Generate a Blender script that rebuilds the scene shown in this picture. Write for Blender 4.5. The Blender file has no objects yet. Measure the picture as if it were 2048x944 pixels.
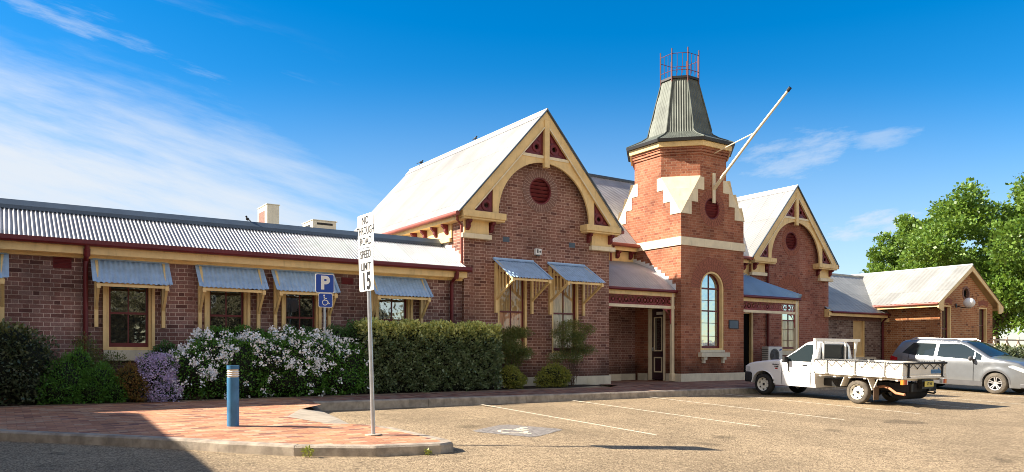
import bpy, bmesh, math, random
import numpy as np
from math import sin, cos, pi, radians, sqrt, atan, atan2
from mathutils import Vector, Matrix
from mathutils.geometry import tessellate_polygon

scn = bpy.context.scene
C = scn.collection
random.seed(7); rng = np.random.default_rng(7)

# ------------------------------------------------------------------ camera
FPX = 1526.6
CAM = Vector((-10.23, -17.43, 0.95))
VD = Vector((cos(radians(56)), sin(radians(56)), 0)); RD = Vector((VD.y, -VD.x, 0))
cd = bpy.data.cameras.new("camera"); cam = bpy.data.objects.new("camera", cd); C.objects.link(cam)
cam.location = CAM; cam.rotation_euler = (radians(90), 0, radians(-34))
cd.sensor_width = 36; cd.lens = 36 * FPX / 2048; cd.shift_y = 233 / 2048
cd.clip_start = 0.1; cd.clip_end = 5000
scn.camera = cam
# ------------------------------------------------------------------ light
SUN_EL, SUN_A = 34.0, 31.0        # elevation; angle from -x towards +y
sv = Vector((-cos(radians(SUN_A)) * cos(radians(SUN_EL)), sin(radians(SUN_A)) * cos(radians(SUN_EL)), sin(radians(SUN_EL))))
sl = bpy.data.lights.new("sun", 'SUN'); so = bpy.data.objects.new("sun", sl); C.objects.link(so)
sl.energy = 5.0; sl.angle = radians(0.55); sl.color = (1.0, 0.895, 0.75)
so.rotation_euler = sv.to_track_quat('Z', 'Y').to_euler(); so.location = (0, 0, 30)
scn.view_settings.view_transform = 'Standard'; scn.view_settings.look = 'None'
scn.view_settings.exposure = 1.45; scn.view_settings.gamma = 1; scn.cycles.filter_width = 0.95; scn.view_settings.use_curve_mapping = False

class NT:
    """small helper for node trees"""
    def __init__(s, tree): s.t = tree; s.n = tree.nodes; s.l = tree.links
    def add(s, typ, **kw):
        n = s.n.new(typ)
        for k, v in kw.items(): setattr(n, k, v)
        return n
    def put(s, sock, v):
        if hasattr(v, 'is_linked') or isinstance(v, bpy.types.NodeSocket): s.l.new(v, sock)
        else: sock.default_value = v
    def m(s, op, a, b=0.0, c=None, clamp=False):
        n = s.n.new('ShaderNodeMath'); n.operation = op; n.use_clamp = clamp
        s.put(n.inputs[0], a); s.put(n.inputs[1], b)
        if c is not None: s.put(n.inputs[2], c)
        return n.outputs[0]
    def vm(s, op, a, b=None, out=0):
        n = s.n.new('ShaderNodeVectorMath'); n.operation = op
        s.put(n.inputs[0], a)
        if b is not None: s.put(n.inputs[1], b)
        return n.outputs['Value'] if op in ('DOT_PRODUCT', 'LENGTH') else n.outputs[0]
    def mix(s, f, a, b, mode='MIX'):
        n = s.n.new('ShaderNodeMix'); n.data_type = 'RGBA'; n.blend_type = mode
        s.put(n.inputs[0], f); s.put(n.inputs[6], a); s.put(n.inputs[7], b)
        return n.outputs[2]
    def noise(s, vec, scale, detail=3, rough=.5, out=0):
        n = s.n.new('ShaderNodeTexNoise'); n.inputs['Scale'].default_value = scale
        n.inputs['Detail'].default_value = detail; n.inputs['Roughness'].default_value = rough
        if vec is not None: s.l.new(vec, n.inputs['Vector'])
        return n.outputs[out]
    def ramp(s, f, lo, hi, a=0.0, b=1.0, smooth=True):
        n = s.n.new('ShaderNodeMapRange'); n.interpolation_type = 'SMOOTHSTEP' if smooth else 'LINEAR'
        s.put(n.inputs[0], f); n.inputs[1].default_value = lo; n.inputs[2].default_value = hi
        n.inputs[3].default_value = a; n.inputs[4].default_value = b
        return n.outputs[0]
    def comb(s, x, y, z=0.0):
        n = s.n.new('ShaderNodeCombineXYZ'); s.put(n.inputs[0], x); s.put(n.inputs[1], y); s.put(n.inputs[2], z)
        return n.outputs[0]
    def sep(s, v):
        n = s.n.new('ShaderNodeSeparateXYZ'); s.l.new(v, n.inputs[0]); return n.outputs

# ------------------------------------------------------------------ sky
w = bpy.data.worlds.new("World"); scn.world = w; w.use_nodes = True
N = NT(w.node_tree); N.n.clear()
sky = N.add('ShaderNodeTexSky', sky_type='NISHITA', sun_disc=False)
sky.sun_elevation = radians(SUN_EL); sky.sun_rotation = radians(-(90 - SUN_A))
sky.air_density = 1.0; sky.dust_density = 0.35; sky.ozone_density = 2.5; sky.altitude = 300
hs = N.add('ShaderNodeHueSaturation'); hs.inputs['Saturation'].default_value = 1.5; hs.inputs['Value'].default_value = 1.0
N.l.new(sky.outputs[0], hs.inputs['Color'])
tc = N.add('ShaderNodeTexCoord')
D = tc.outputs['Generated']
dv = N.vm('DOT_PRODUCT', D, tuple(VD)); dr = N.vm('DOT_PRODUCT', D, tuple(RD)); dz = N.sep(D)[2]
dvs = N.m('MAXIMUM', dv, 0.15)
k = N.m('DIVIDE', dr, dvs); e = N.m('DIVIDE', dz, dvs)      # bearing and height of a sky direction, fixed to the place
front = N.ramp(dv, 0.15, 0.4)
# cirrus sheet low in the west
rot = N.add('ShaderNodeVectorRotate', rotation_type='Z_AXIS'); N.l.new(N.comb(k, e), rot.inputs['Vector']); rot.inputs['Angle'].default_value = 0.30
rp = N.sep(rot.outputs[0])
streak = N.noise(N.comb(N.m('MULTIPLY', rp[0], 1.3), N.m('MULTIPLY', rp[1], 9.0), 3.1), 2.6, 7, .62)
soft = N.noise(N.comb(N.m('MULTIPLY', k, 1.5), N.m('MULTIPLY', e, 3.0), 9.1), 2.0, 4, .5)
edge = N.m('SUBTRACT', N.m('ADD', N.m('MULTIPLY', N.m('ADD', k, .67), -0.36), 0.41), e)   # >0 below the sheet's top edge
sheet = N.ramp(N.m('ADD', edge, N.m('MULTIPLY', N.m('SUBTRACT', streak, .5), .22)), -0.05, 0.17)
kfade = N.ramp(N.m('ADD', k, N.m('MULTIPLY', soft, .12)), -0.20, 0.10, 1.0, 0.06)
sheet = N.m('MULTIPLY', N.m('MULTIPLY', sheet, kfade), N.ramp(streak, .22, .6, .72, 1.0))
# thin high streaks
thin = N.m('MULTIPLY', N.ramp(streak, .50, .72), N.ramp(edge, -0.17, -0.02))
thin = N.m('MULTIPLY', thin, N.ramp(k, -0.36, -0.18, .55, 0.0))
# two wisps east of the tower
rot2 = N.add('ShaderNodeVectorRotate', rotation_type='Z_AXIS'); N.l.new(N.comb(k, e), rot2.inputs['Vector'])
rot2.inputs['Center'].default_value = (.39, .262, 0); rot2.inputs['Angle'].default_value = -0.2
q = N.sep(rot2.outputs[0])
fine = N.noise(N.comb(N.m('MULTIPLY', q[0], 5.0), N.m('MULTIPLY', q[1], 17.0), 1.0), 3.0, 7, .66)
def blob(cx, cy, rx, ry, amp):
    dx = N.m('DIVIDE', N.m('SUBTRACT', q[0], cx), rx); dy = N.m('DIVIDE', N.m('SUBTRACT', q[1], cy), ry)
    d = N.m('ADD', N.m('MULTIPLY', dx, dx), N.m('MULTIPLY', dy, dy))
    return N.m('MULTIPLY', N.ramp(N.m('ADD', d, N.m('MULTIPLY', N.m('SUBTRACT', fine, .5), 4.2)), -0.6, 1.7, 1.0, 0.0), amp)
wisp = N.m('MAXIMUM', blob(.375, .262, .085, .030, .55), blob(.485, .258, .05, .016, .42))
wisp = N.m('MAXIMUM', wisp, blob(.45, .15, .075, .022, .8))
wisp = N.m('MAXIMUM', wisp, blob(.16, .22, .07, .02, .2))
cloud = N.m('MAXIMUM', N.m('MAXIMUM', sheet, thin), wisp)
haze = N.ramp(e, 0.38, 0.02, 0.0, 0.52)
cloud = N.m('MULTIPLY', N.m('MAXIMUM', cloud, haze), front, clamp=True)
skyc = N.mix(cloud, hs.outputs[0], (4.1, 4.5, 5.0, 1))
# unseen broken cloud added behind the viewer to fill-light the shaded fronts
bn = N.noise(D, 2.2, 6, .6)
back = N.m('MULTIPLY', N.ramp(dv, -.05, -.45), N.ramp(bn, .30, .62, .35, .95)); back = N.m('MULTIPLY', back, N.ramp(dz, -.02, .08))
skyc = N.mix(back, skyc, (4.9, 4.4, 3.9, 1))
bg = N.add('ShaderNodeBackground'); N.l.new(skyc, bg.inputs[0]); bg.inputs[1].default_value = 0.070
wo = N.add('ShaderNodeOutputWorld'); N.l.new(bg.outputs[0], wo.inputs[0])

# ------------------------------------------------------------------ materials
def newmat(name):
    m = bpy.data.materials.new(name); m.use_nodes = True
    n = NT(m.node_tree); n.n.clear()
    b = n.add('ShaderNodeBsdfPrincipled'); o = n.add('ShaderNodeOutputMaterial')
    n.l.new(b.outputs[0], o.inputs[0])
    return m, n, b
def rgba(c): return (c[0], c[1], c[2], 1.0)
def plain(name, col, rough=.6, metal=0.0, var=.12, scale=3.0, spec=.4, bump=0.0, grime=0.0, bscale=40, sheets=None, rust=0.0):
    m, n, b = newmat(name)
    g = n.add('ShaderNodeNewGeometry').outputs['Position']
    a = n.noise(g, scale, 5, .6); f = n.ramp(a, .3, .7, 1 - var, 1 + var * .6)
    hsn = n.add('ShaderNodeHueSaturation'); hsn.inputs['Color'].default_value = rgba(col); n.l.new(f, hsn.inputs['Value'])
    colr = hsn.outputs[0]
    if sheets:
        gx, gy, gz = n.sep(g); cx_ = n.m('DIVIDE', gx, sheets[0]); cy_ = n.m('DIVIDE', gy, sheets[1])
        wn = n.add('ShaderNodeTexWhiteNoise', noise_dimensions='2D'); n.l.new(n.comb(n.m('FLOOR', cx_), n.m('FLOOR', cy_)), wn.inputs['Vector'])
        h3 = n.add('ShaderNodeHueSaturation'); n.l.new(colr, h3.inputs['Color'])
        lx = n.m('MULTIPLY', n.m('FRACT', cx_), sheets[0]); ly = n.m('MULTIPLY', n.m('FRACT', cy_), sheets[1])
        lap = n.m('MULTIPLY', n.ramp(lx, .006, .022, .62, 1.0), n.ramp(ly, .006, .022, .62, 1.0))
        n.l.new(n.m('MULTIPLY', lap, n.ramp(wn.outputs['Value'], 0, 1, .86, 1.06, False)), h3.inputs['Value']); colr = h3.outputs[0]
    if rust:
        rf = n.ramp(n.noise(g, 1.6, 7, .72), .60, .74, 0, rust); colr = n.mix(rf, colr, (.22, .12, .07, 1))
    if grime:
        st = n.add('ShaderNodeMapping'); n.l.new(g, st.inputs['Vector']); st.inputs['Scale'].default_value = (1, 1, .18)
        gr = n.ramp(n.noise(st.outputs[0], 9, 5, .7), .5, .78, 0, grime)
        colr = n.mix(gr, colr, rgba([x * .45 + .01 for x in col]))
    n.l.new(colr, b.inputs['Base Color'])
    b.inputs['Roughness'].default_value = rough; b.inputs['Metallic'].default_value = metal
    b.inputs['Specular IOR Level'].default_value = spec
    if bump:
        bp = n.add('ShaderNodeBump'); bp.inputs['Strength'].default_value = bump; bp.inputs['Distance'].default_value = .01
        n.l.new(n.noise(g, bscale, 4, .6), bp.inputs['Height']); n.l.new(bp.outputs[0], b.inputs['Normal'])
    return m
def brick(name, c1, c2, c3, mortar, course=.086, period=.352, mw=.011, horiz=False, stain=.25, bump=.6, soldier=False, flemish=True, damp=False):
    """Flemish-bond brickwork mapped on any upright wall"""
    m, n, b = newmat(name)
    ge = n.add('ShaderNodeNewGeometry'); P = ge.outputs['Position']; nr = ge.outputs['True Normal']
    px, py, pz = n.sep(P)
    if horiz:
        u, v = px, py
    else:
        nx, ny, nz = n.sep(nr)
        u = n.m('ADD', n.m('MULTIPLY', n.m('MULTIPLY', ny, -1.0), px), n.m('MULTIPLY', nx, py)); v = pz
        wb = n.noise(P, 1.2, 2); v = n.m('ADD', v, n.m('MULTIPLY', n.m('SUBTRACT', wb, .5), .006))
    row = n.m('FLOOR', n.m('DIVIDE', v, course)); fv = n.m('MULTIPLY', n.m('FRACT', n.m('DIVIDE', v, course)), course)
    sh = n.m('MULTIPLY', n.m('MODULO', n.m('ABSOLUTE', row), 2.0), period * .5)
    uu = n.m('DIVIDE', n.m('ADD', n.m('ADD', u, sh), 100.0), period)
    cell = n.m('FLOOR', uu); fu = n.m('MULTIPLY', n.m('FRACT', uu), period)
    split = period * .665
    if flemish: hdr = n.m('GREATER_THAN', fu, split)
    else: hdr = n.m('GREATER_THAN', fu, period * 2); 
    lo = n.m('SUBTRACT', fu, n.m('MULTIPLY', hdr, split))
    ww = n.m('ADD', split if flemish else period, n.m('MULTIPLY', hdr, period - 2 * split))
    d1 = n.m('MINIMUM', lo, n.m('SUBTRACT', ww, lo)); d2 = n.m('MINIMUM', fv, n.m('SUBTRACT', course, fv))
    d = n.m('MINIMUM', d1, d2)
    rag = n.noise(P, 60, 2); d = n.m('ADD', d, n.m('MULTIPLY', n.m('SUBTRACT', rag, .5), mw * .6))
    mk = n.ramp(d, mw * .38, mw * .62, 1.0, 0.0)
    wn = n.add('ShaderNodeTexWhiteNoise', noise_dimensions='3D')
    n.l.new(n.comb(n.m('ADD', n.m('MULTIPLY', cell, 2.0), hdr), row, 0.0), wn.inputs['Vector'])
    cr = n.add('ShaderNodeValToRGB'); n.l.new(wn.outputs['Value'], cr.inputs[0])
    cr.color_ramp.interpolation = 'LINEAR'
    el = cr.color_ramp.elements; el[0].position = 0; el[0].color = rgba(c3); el[1].position = 1; el[1].color = rgba(c2)
    x = el.new(.22); x.color = rgba(c1); x = el.new(.75); x.color = rgba([(p * .6 + q * .4) for p, q in zip(c1, c2)])
    fn = n.ramp(n.noise(P, 45, 4, .7), .25, .75, .78, 1.2)
    big = n.ramp(n.noise(P, .8, 4, .6), .3, .7, 1 - stain, 1 + stain * .5)
    hsn = n.add('ShaderNodeHueSaturation'); n.l.new(n.mix(mk, cr.outputs[0], rgba(mortar)), hsn.inputs['Color'])
    val = n.m('MULTIPLY', fn, big)
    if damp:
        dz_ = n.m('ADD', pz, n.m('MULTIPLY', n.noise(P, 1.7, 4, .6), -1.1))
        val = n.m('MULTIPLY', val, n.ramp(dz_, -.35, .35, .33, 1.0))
    n.l.new(val, hsn.inputs['Value'])
    n.l.new(hsn.outputs[0], b.inputs['Base Color']); b.inputs['Roughness'].default_value = .85
    b.inputs['Specular IOR Level'].default_value = .25
    bp = n.add('ShaderNodeBump'); bp.inputs['Strength'].default_value = bump; bp.inputs['Distance'].default_value = .012
    n.l.new(n.m('SUBTRACT', n.m('MULTIPLY', fn, .25), mk), bp.inputs['Height']); n.l.new(bp.outputs[0], b.inputs['Normal'])
    return m
def glass(name, col=(.012, .014, .016), refl=.20, rough=.02, fk=1.0, rip=.25):
    m, n, b = newmat(name)
    b.inputs['Base Color'].default_value = rgba(col)
    if max(col) > .2:
        gg = n.add('ShaderNodeNewGeometry').outputs['Position']; mp = n.add('ShaderNodeMapping'); n.l.new(gg, mp.inputs[0]); mp.inputs['Scale'].default_value = (14, 14, 1.2)
        fo = n.ramp(n.noise(mp.outputs[0], 1.5, 5, .6), .35, .65, .55, 1.1); hh = n.add('ShaderNodeHueSaturation'); hh.inputs['Color'].default_value = rgba(col); n.l.new(fo, hh.inputs['Value']); n.l.new(hh.outputs[0], b.inputs['Base Color'])
    b.inputs['Roughness'].default_value = .9; b.inputs['Specular IOR Level'].default_value = 0
    gl = n.add('ShaderNodeBsdfGlossy'); gl.inputs['Roughness'].default_value = rough; gl.inputs[0].default_value = (.9, .93, .95, 1)
    g = n.add('ShaderNodeNewGeometry').outputs['Position']
    bp = n.add('ShaderNodeBump'); bp.inputs['Strength'].default_value = rip; bp.inputs['Distance'].default_value = .02
    n.l.new(n.noise(g, 3.0, 2), bp.inputs['Height']); n.l.new(bp.outputs[0], gl.inputs['Normal'])
    fr = n.add('ShaderNodeFresnel'); fr.inputs[0].default_value = 1.5
    f = n.m('ADD', n.m('MULTIPLY', fr.outputs[0], fk), refl, clamp=True)
    mx = n.add('ShaderNodeMixShader'); n.l.new(f, mx.inputs[0]); n.l.new(b.outputs[0], mx.inputs[1]); n.l.new(gl.outputs[0], mx.inputs[2])
    out = [x for x in n.n if x.type == 'OUTPUT_MATERIAL'][0]; n.l.new(mx.outputs[0], out.inputs[0])
    return m
def leafmat(name, cols, rough=.45, spec=.35, trans=.25, top=None, ztop=0, zsp=.2):
    """leaves: colour differs from leaf to leaf; 'top' is the colour of young shoots above ztop"""
    m, n, b = newmat(name)
    ge = n.add('ShaderNodeNewGeometry')
    cr = n.add('ShaderNodeValToRGB'); n.l.new(ge.outputs['Random Per Island'], cr.inputs[0])
    el = cr.color_ramp.elements
    el[0].color = rgba(cols[0]); el[1].color = rgba(cols[-1])
    for i, c in enumerate(cols[1:-1]): x = el.new((i + 1) / (len(cols) - 1)); x.color = rgba(c)
    col = cr.outputs[0]
    if top is not None:
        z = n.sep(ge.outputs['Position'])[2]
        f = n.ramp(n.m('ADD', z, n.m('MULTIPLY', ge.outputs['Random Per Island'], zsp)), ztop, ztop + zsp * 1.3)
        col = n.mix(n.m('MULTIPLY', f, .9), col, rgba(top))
    n.l.new(col, b.inputs['Base Color']); b.inputs['Roughness'].default_value = rough
    b.inputs['Specular IOR Level'].default_value = spec
    if trans:
        tr = n.add('ShaderNodeBsdfTranslucent'); n.l.new(n.mix(.5, col, (.25, .35, .02, 1)), tr.inputs[0])
        mx = n.add('ShaderNodeMixShader'); mx.inputs[0].default_value = trans
        n.l.new(b.outputs[0], mx.inputs[1]); n.l.new(tr.outputs[0], mx.inputs[2])
        out = [x for x in n.n if x.type == 'OUTPUT_MATERIAL'][0]; n.l.new(mx.outputs[0], out.inputs[0])
    return m

M = {}
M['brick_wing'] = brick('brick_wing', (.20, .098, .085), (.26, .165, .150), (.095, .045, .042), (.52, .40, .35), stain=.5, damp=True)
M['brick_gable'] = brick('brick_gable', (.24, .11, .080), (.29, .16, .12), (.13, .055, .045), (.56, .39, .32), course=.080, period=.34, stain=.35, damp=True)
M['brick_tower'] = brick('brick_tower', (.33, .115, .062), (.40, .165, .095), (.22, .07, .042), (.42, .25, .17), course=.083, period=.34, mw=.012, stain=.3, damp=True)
M['brick_second'] = brick('brick_second', (.31, .105, .072), (.38, .175, .125), (.18, .06, .046), (.42, .26, .20), course=.083, period=.34, stain=.25)
M['brick_orange'] = brick('brick_orange', (.38, .145, .058), (.44, .20, .085), (.17, .06, .03), (.60, .46, .28), course=.086, period=.35, stain=.15)
M['brick_grey'] = brick('brick_grey', (.17, .105, .085), (.30, .23, .19), (.085, .05, .045), (.36, .30, .25), stain=.2)
M['arch_brick'] = plain('arch_brick', (.30, .105, .065), .85, var=.3, scale=20, bump=.4)
M['arch_brown'] = plain('arch_brown', (.22, .12, .095), .85, var=.3, scale=20, bump=.4)
M['joint'] = plain('joint', (.50, .38, .32), .9)
M['joint_dark'] = plain('joint_dark', (.14, .07, .05), .9)
M['cream'] = plain('cream', (.80, .58, .27), .55, var=.12, grime=.5)
M['cream_pale'] = plain('cream_pale', (.80, .69, .48), .6, var=.1, grime=.4, bump=.1)
M['footing'] = plain('footing', (.66, .60, .46), .75, var=.12, grime=.4, bump=.2)
M['maroon'] = plain('maroon', (.135, .016, .020), .4, var=.15)
M['maroon_dull'] = plain('maroon_dull', (.16, .022, .026), .55, var=.25, grime=.2)
M['rust_red'] = plain('rust_red', (.26, .065, .045), .5, var=.2, grime=.3)
M['soffit'] = plain('soffit', (.62, .45, .22), .7, var=.1)
M['zinc'] = plain('zinc', (.42, .42, .425), .42, metal=.25, var=.14, scale=1.2, grime=.25, sheets=(.762, 30), rust=.12)
M['zinc_old'] = plain('zinc_old', (.40, .40, .37), .5, metal=.25, var=.15, scale=1.0, grime=.35, sheets=(2.4, .762), rust=.2)
M['zinc_white'] = plain('zinc_white', (.37, .37, .36), .45, metal=.1, var=.14, scale=.8, grime=.12, sheets=(1.55, .762), rust=.10)
M['awning_zinc'] = plain('awning_zinc', (.40, .57, .78), .45, metal=.2, var=.14, scale=5, grime=.3)
M['zinc_blue'] = plain('zinc_blue', (.24, .38, .54), .45, metal=.2, var=.12, scale=1.0, grime=.15)
M['ridge_blue'] = plain('ridge_blue', (.085, .115, .15), .5, metal=.2, var=.1)
M['copper_green'] = plain('copper_green', (.115, .13, .11), .55, metal=.15, var=.25, scale=2.5, grime=.55)
M['dark_trim'] = plain('dark_trim', (.02, .02, .022), .5)
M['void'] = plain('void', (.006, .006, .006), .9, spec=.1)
M['glass'] = glass('glass')
M['glass_sky'] = glass('glass_sky', (.05, .06, .07), .45)
M['blind_tan'] = glass('blind_tan', (.50, .33, .15), .04)
M['blind_peach'] = glass('blind_peach', (.62, .33, .20), .04)
M['blind_white'] = glass('blind_white', (.60, .50, .36), .02)
M['white'] = plain('white', (.78, .78, .76), .4, var=.05)
M['ac_white'] = plain('ac_white', (.70, .70, .68), .4, var=.06, grime=.1)
M['ac_cream'] = plain('ac_cream', (.66, .62, .50), .5, var=.06, grime=.15)
M['steel'] = plain('steel', (.48, .50, .52), .38, metal=.7, var=.12, scale=12)
M['black'] = plain('black', (.012, .012, .013), .5, var=.2)
M['rubber'] = plain('rubber', (.022, .021, .020), .8, var=.3, scale=8, bump=.3)
M['rubber_dusty'] = plain('rubber_dusty', (.11, .095, .075), .9, var=.35, scale=8, bump=.3)
M['soil'] = plain('soil', (.035, .024, .017), .95, var=.5, scale=14, bump=1.0)
M['bark'] = plain('bark', (.07, .050, .035), .9, var=.4, scale=10, bump=.8)
M['twig'] = plain('twig', (.10, .065, .04), .9, var=.3)
M['sign_white'] = plain('sign_white', (.80, .79, .75), .35, var=.03)
M['sign_blue'] = plain('sign_blue', (.015, .065, .36), .35, var=.05)
M['ink'] = plain('ink', (.012, .012, .012), .5, var=.05)
M['kerb'] = plain('kerb', (.38, .32, .25), .85, var=.35, scale=5, grime=.55, bump=.6, bscale=60)
M['concrete'] = plain('concrete', (.42, .36, .28), .9, var=.18, scale=5, bump=.4, bscale=90)
M['line'] = plain('line', (.66, .58, .44), .8, var=.5, scale=30)
M['old_blue'] = plain('old_blue', (.225, .205, .185), .85, var=.5, scale=22)
# car park: tan sprayed seal
m, n, b = newmat('seal'); M['seal'] = m
P = n.add('ShaderNodeNewGeometry').outputs['Position']
vo = n.add('ShaderNodeTexVoronoi'); vo.inputs['Scale'].default_value = 72; n.l.new(P, vo.inputs['Vector'])
wnn = n.add('ShaderNodeValToRGB'); n.l.new(n.sep(vo.outputs['Color'])[0], wnn.inputs[0])
el = wnn.color_ramp.elements; el[0].color = (.09, .064, .042, 1); el[1].color = (.47, .37, .235, 1)
x = el.new(.45); x.color = (.26, .192, .118, 1)
big = n.ramp(n.noise(P, .55, 6, .65), .3, .7, .80, 1.14)
drip = n.ramp(n.noise(P, 2.1, 5, .7), .60, .74, 1.0, .55)
oil = n.ramp(n.noise(P, .9, 2, .5), .66, .74, 1.0, .62); drip = n.m('MULTIPLY', drip, oil)
sx_, sy_, sz_ = n.sep(P); trk = n.noise(n.comb(n.m('MULTIPLY', sx_, 5.0), n.m('MULTIPLY', sy_, .35), 0.0), 1.0, 4, .6); drip = n.m('MULTIPLY', drip, n.ramp(trk, .52, .70, 1.0, .84))
ck = n.add('ShaderNodeTexVoronoi', feature='DISTANCE_TO_EDGE'); ck.inputs['Scale'].default_value = .33
wp = n.add('ShaderNodeMixRGB'); wp.inputs[0].default_value = .12; n.l.new(P, wp.inputs[1]); n.l.new(n.noise(P, 2.5, 5, .6, out=1), wp.inputs[2]); n.l.new(wp.outputs[0], ck.inputs['Vector'])
drip = n.m('MULTIPLY', drip, n.ramp(ck.outputs['Distance'], .001, .004, .78, 1.0))
mid = n.ramp(n.noise(P, 9, 3, .6), .3, .7, .90, 1.08)
h2 = n.add('ShaderNodeHueSaturation'); n.l.new(wnn.outputs[0], h2.inputs['Color']); n.l.new(n.m('MULTIPLY', n.m('MULTIPLY', big, drip), mid), h2.inputs['Value'])
n.l.new(h2.outputs[0], b.inputs['Base Color']); b.inputs['Roughness'].default_value = .9; b.inputs['Specular IOR Level'].default_value = .2
bp = n.add('ShaderNodeBump'); bp.inputs['Strength'].default_value = .35; bp.inputs['Distance'].default_value = .004
n.l.new(n.m('SUBTRACT', 1.0, n.m('MULTIPLY', vo.outputs['Distance'], 2.0)), bp.inputs['Height']); n.l.new(bp.outputs[0], b.inputs['Normal'])
# pavers: plain bond, differently fired
def pavers(name, ang, cols, mortar, L=.235, W=.118):
    m, n, b = newmat(name)
    P = n.add('ShaderNodeNewGeometry').outputs['Position']
    r = n.add('ShaderNodeVectorRotate', rotation_type='Z_AXIS'); n.l.new(P, r.inputs['Vector']); r.inputs['Angle'].default_value = ang
    x, y, z = n.sep(r.outputs[0])
    row = n.m('FLOOR', n.m('DIVIDE', y, W)); fv = n.m('MULTIPLY', n.m('FRACT', n.m('DIVIDE', y, W)), W)
    uu = n.m('DIVIDE', n.m('ADD', n.m('ADD', x, n.m('MULTIPLY', n.m('MODULO', n.m('ABSOLUTE', row), 2.0), L * .5)), 100.0), L)
    cell = n.m('FLOOR', uu); fu = n.m('MULTIPLY', n.m('FRACT', uu), L)
    d = n.m('MINIMUM', n.m('MINIMUM', fu, n.m('SUBTRACT', L, fu)), n.m('MINIMUM', fv, n.m('SUBTRACT', W, fv)))
    mk = n.ramp(d, .002, .005, 1.0, 0.0)
    wn = n.add('ShaderNodeTexWhiteNoise', noise_dimensions='2D'); n.l.new(n.comb(cell, row), wn.inputs['Vector'])
    cr = n.add('ShaderNodeValToRGB'); n.l.new(wn.outputs['Value'], cr.inputs[0]); el = cr.color_ramp.elements
    el[0].color = rgba(cols[0]); el[1].color = rgba(cols[-1])
    for i, c in enumerate(cols[1:-1]): q = el.new((i + 1) / (len(cols) - 1)); q.color = rgba(c)
    h = n.add('ShaderNodeHueSaturation'); n.l.new(n.mix(mk, cr.outputs[0], rgba(mortar)), h.inputs['Color'])
    n.l.new(n.m('MULTIPLY', n.ramp(n.noise(P, 1.3, 5, .6), .3, .7, .82, 1.12), n.ramp(n.noise(P, 35, 3, .6), .3, .7, .85, 1.12)), h.inputs['Value'])
    n.l.new(h.outputs[0], b.inputs['Base Color']); b.inputs['Roughness'].default_value = .85; b.inputs['Specular IOR Level'].default_value = .2
    bp = n.add('ShaderNodeBump'); bp.inputs['Strength'].default_value = .5; bp.inputs['Distance'].default_value = .006
    n.l.new(n.m('SUBTRACT', n.m('MULTIPLY', wn.outputs['Value'], .6), mk), bp.inputs['Height']); n.l.new(bp.outputs[0], b.inputs['Normal'])
    return m
M['pavers'] = pavers('pavers', 0.0, [(.20, .10, .085), (.48, .23, .13), (.56, .28, .155), (.54, .35, .23), (.40, .18, .11), (.52, .26, .14)], (.24, .14, .09))
M['path_pavers'] = pavers('path_pavers', pi / 2, [(.15, .07, .055), (.28, .13, .09), (.34, .20, .14), (.26, .17, .13), (.20, .11, .09)], (.20, .13, .09))
M['border_pavers'] = pavers('border_pavers', pi / 2, [(.30, .22, .16), (.36, .27, .19), (.33, .24, .18)], (.18, .12, .08))

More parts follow.
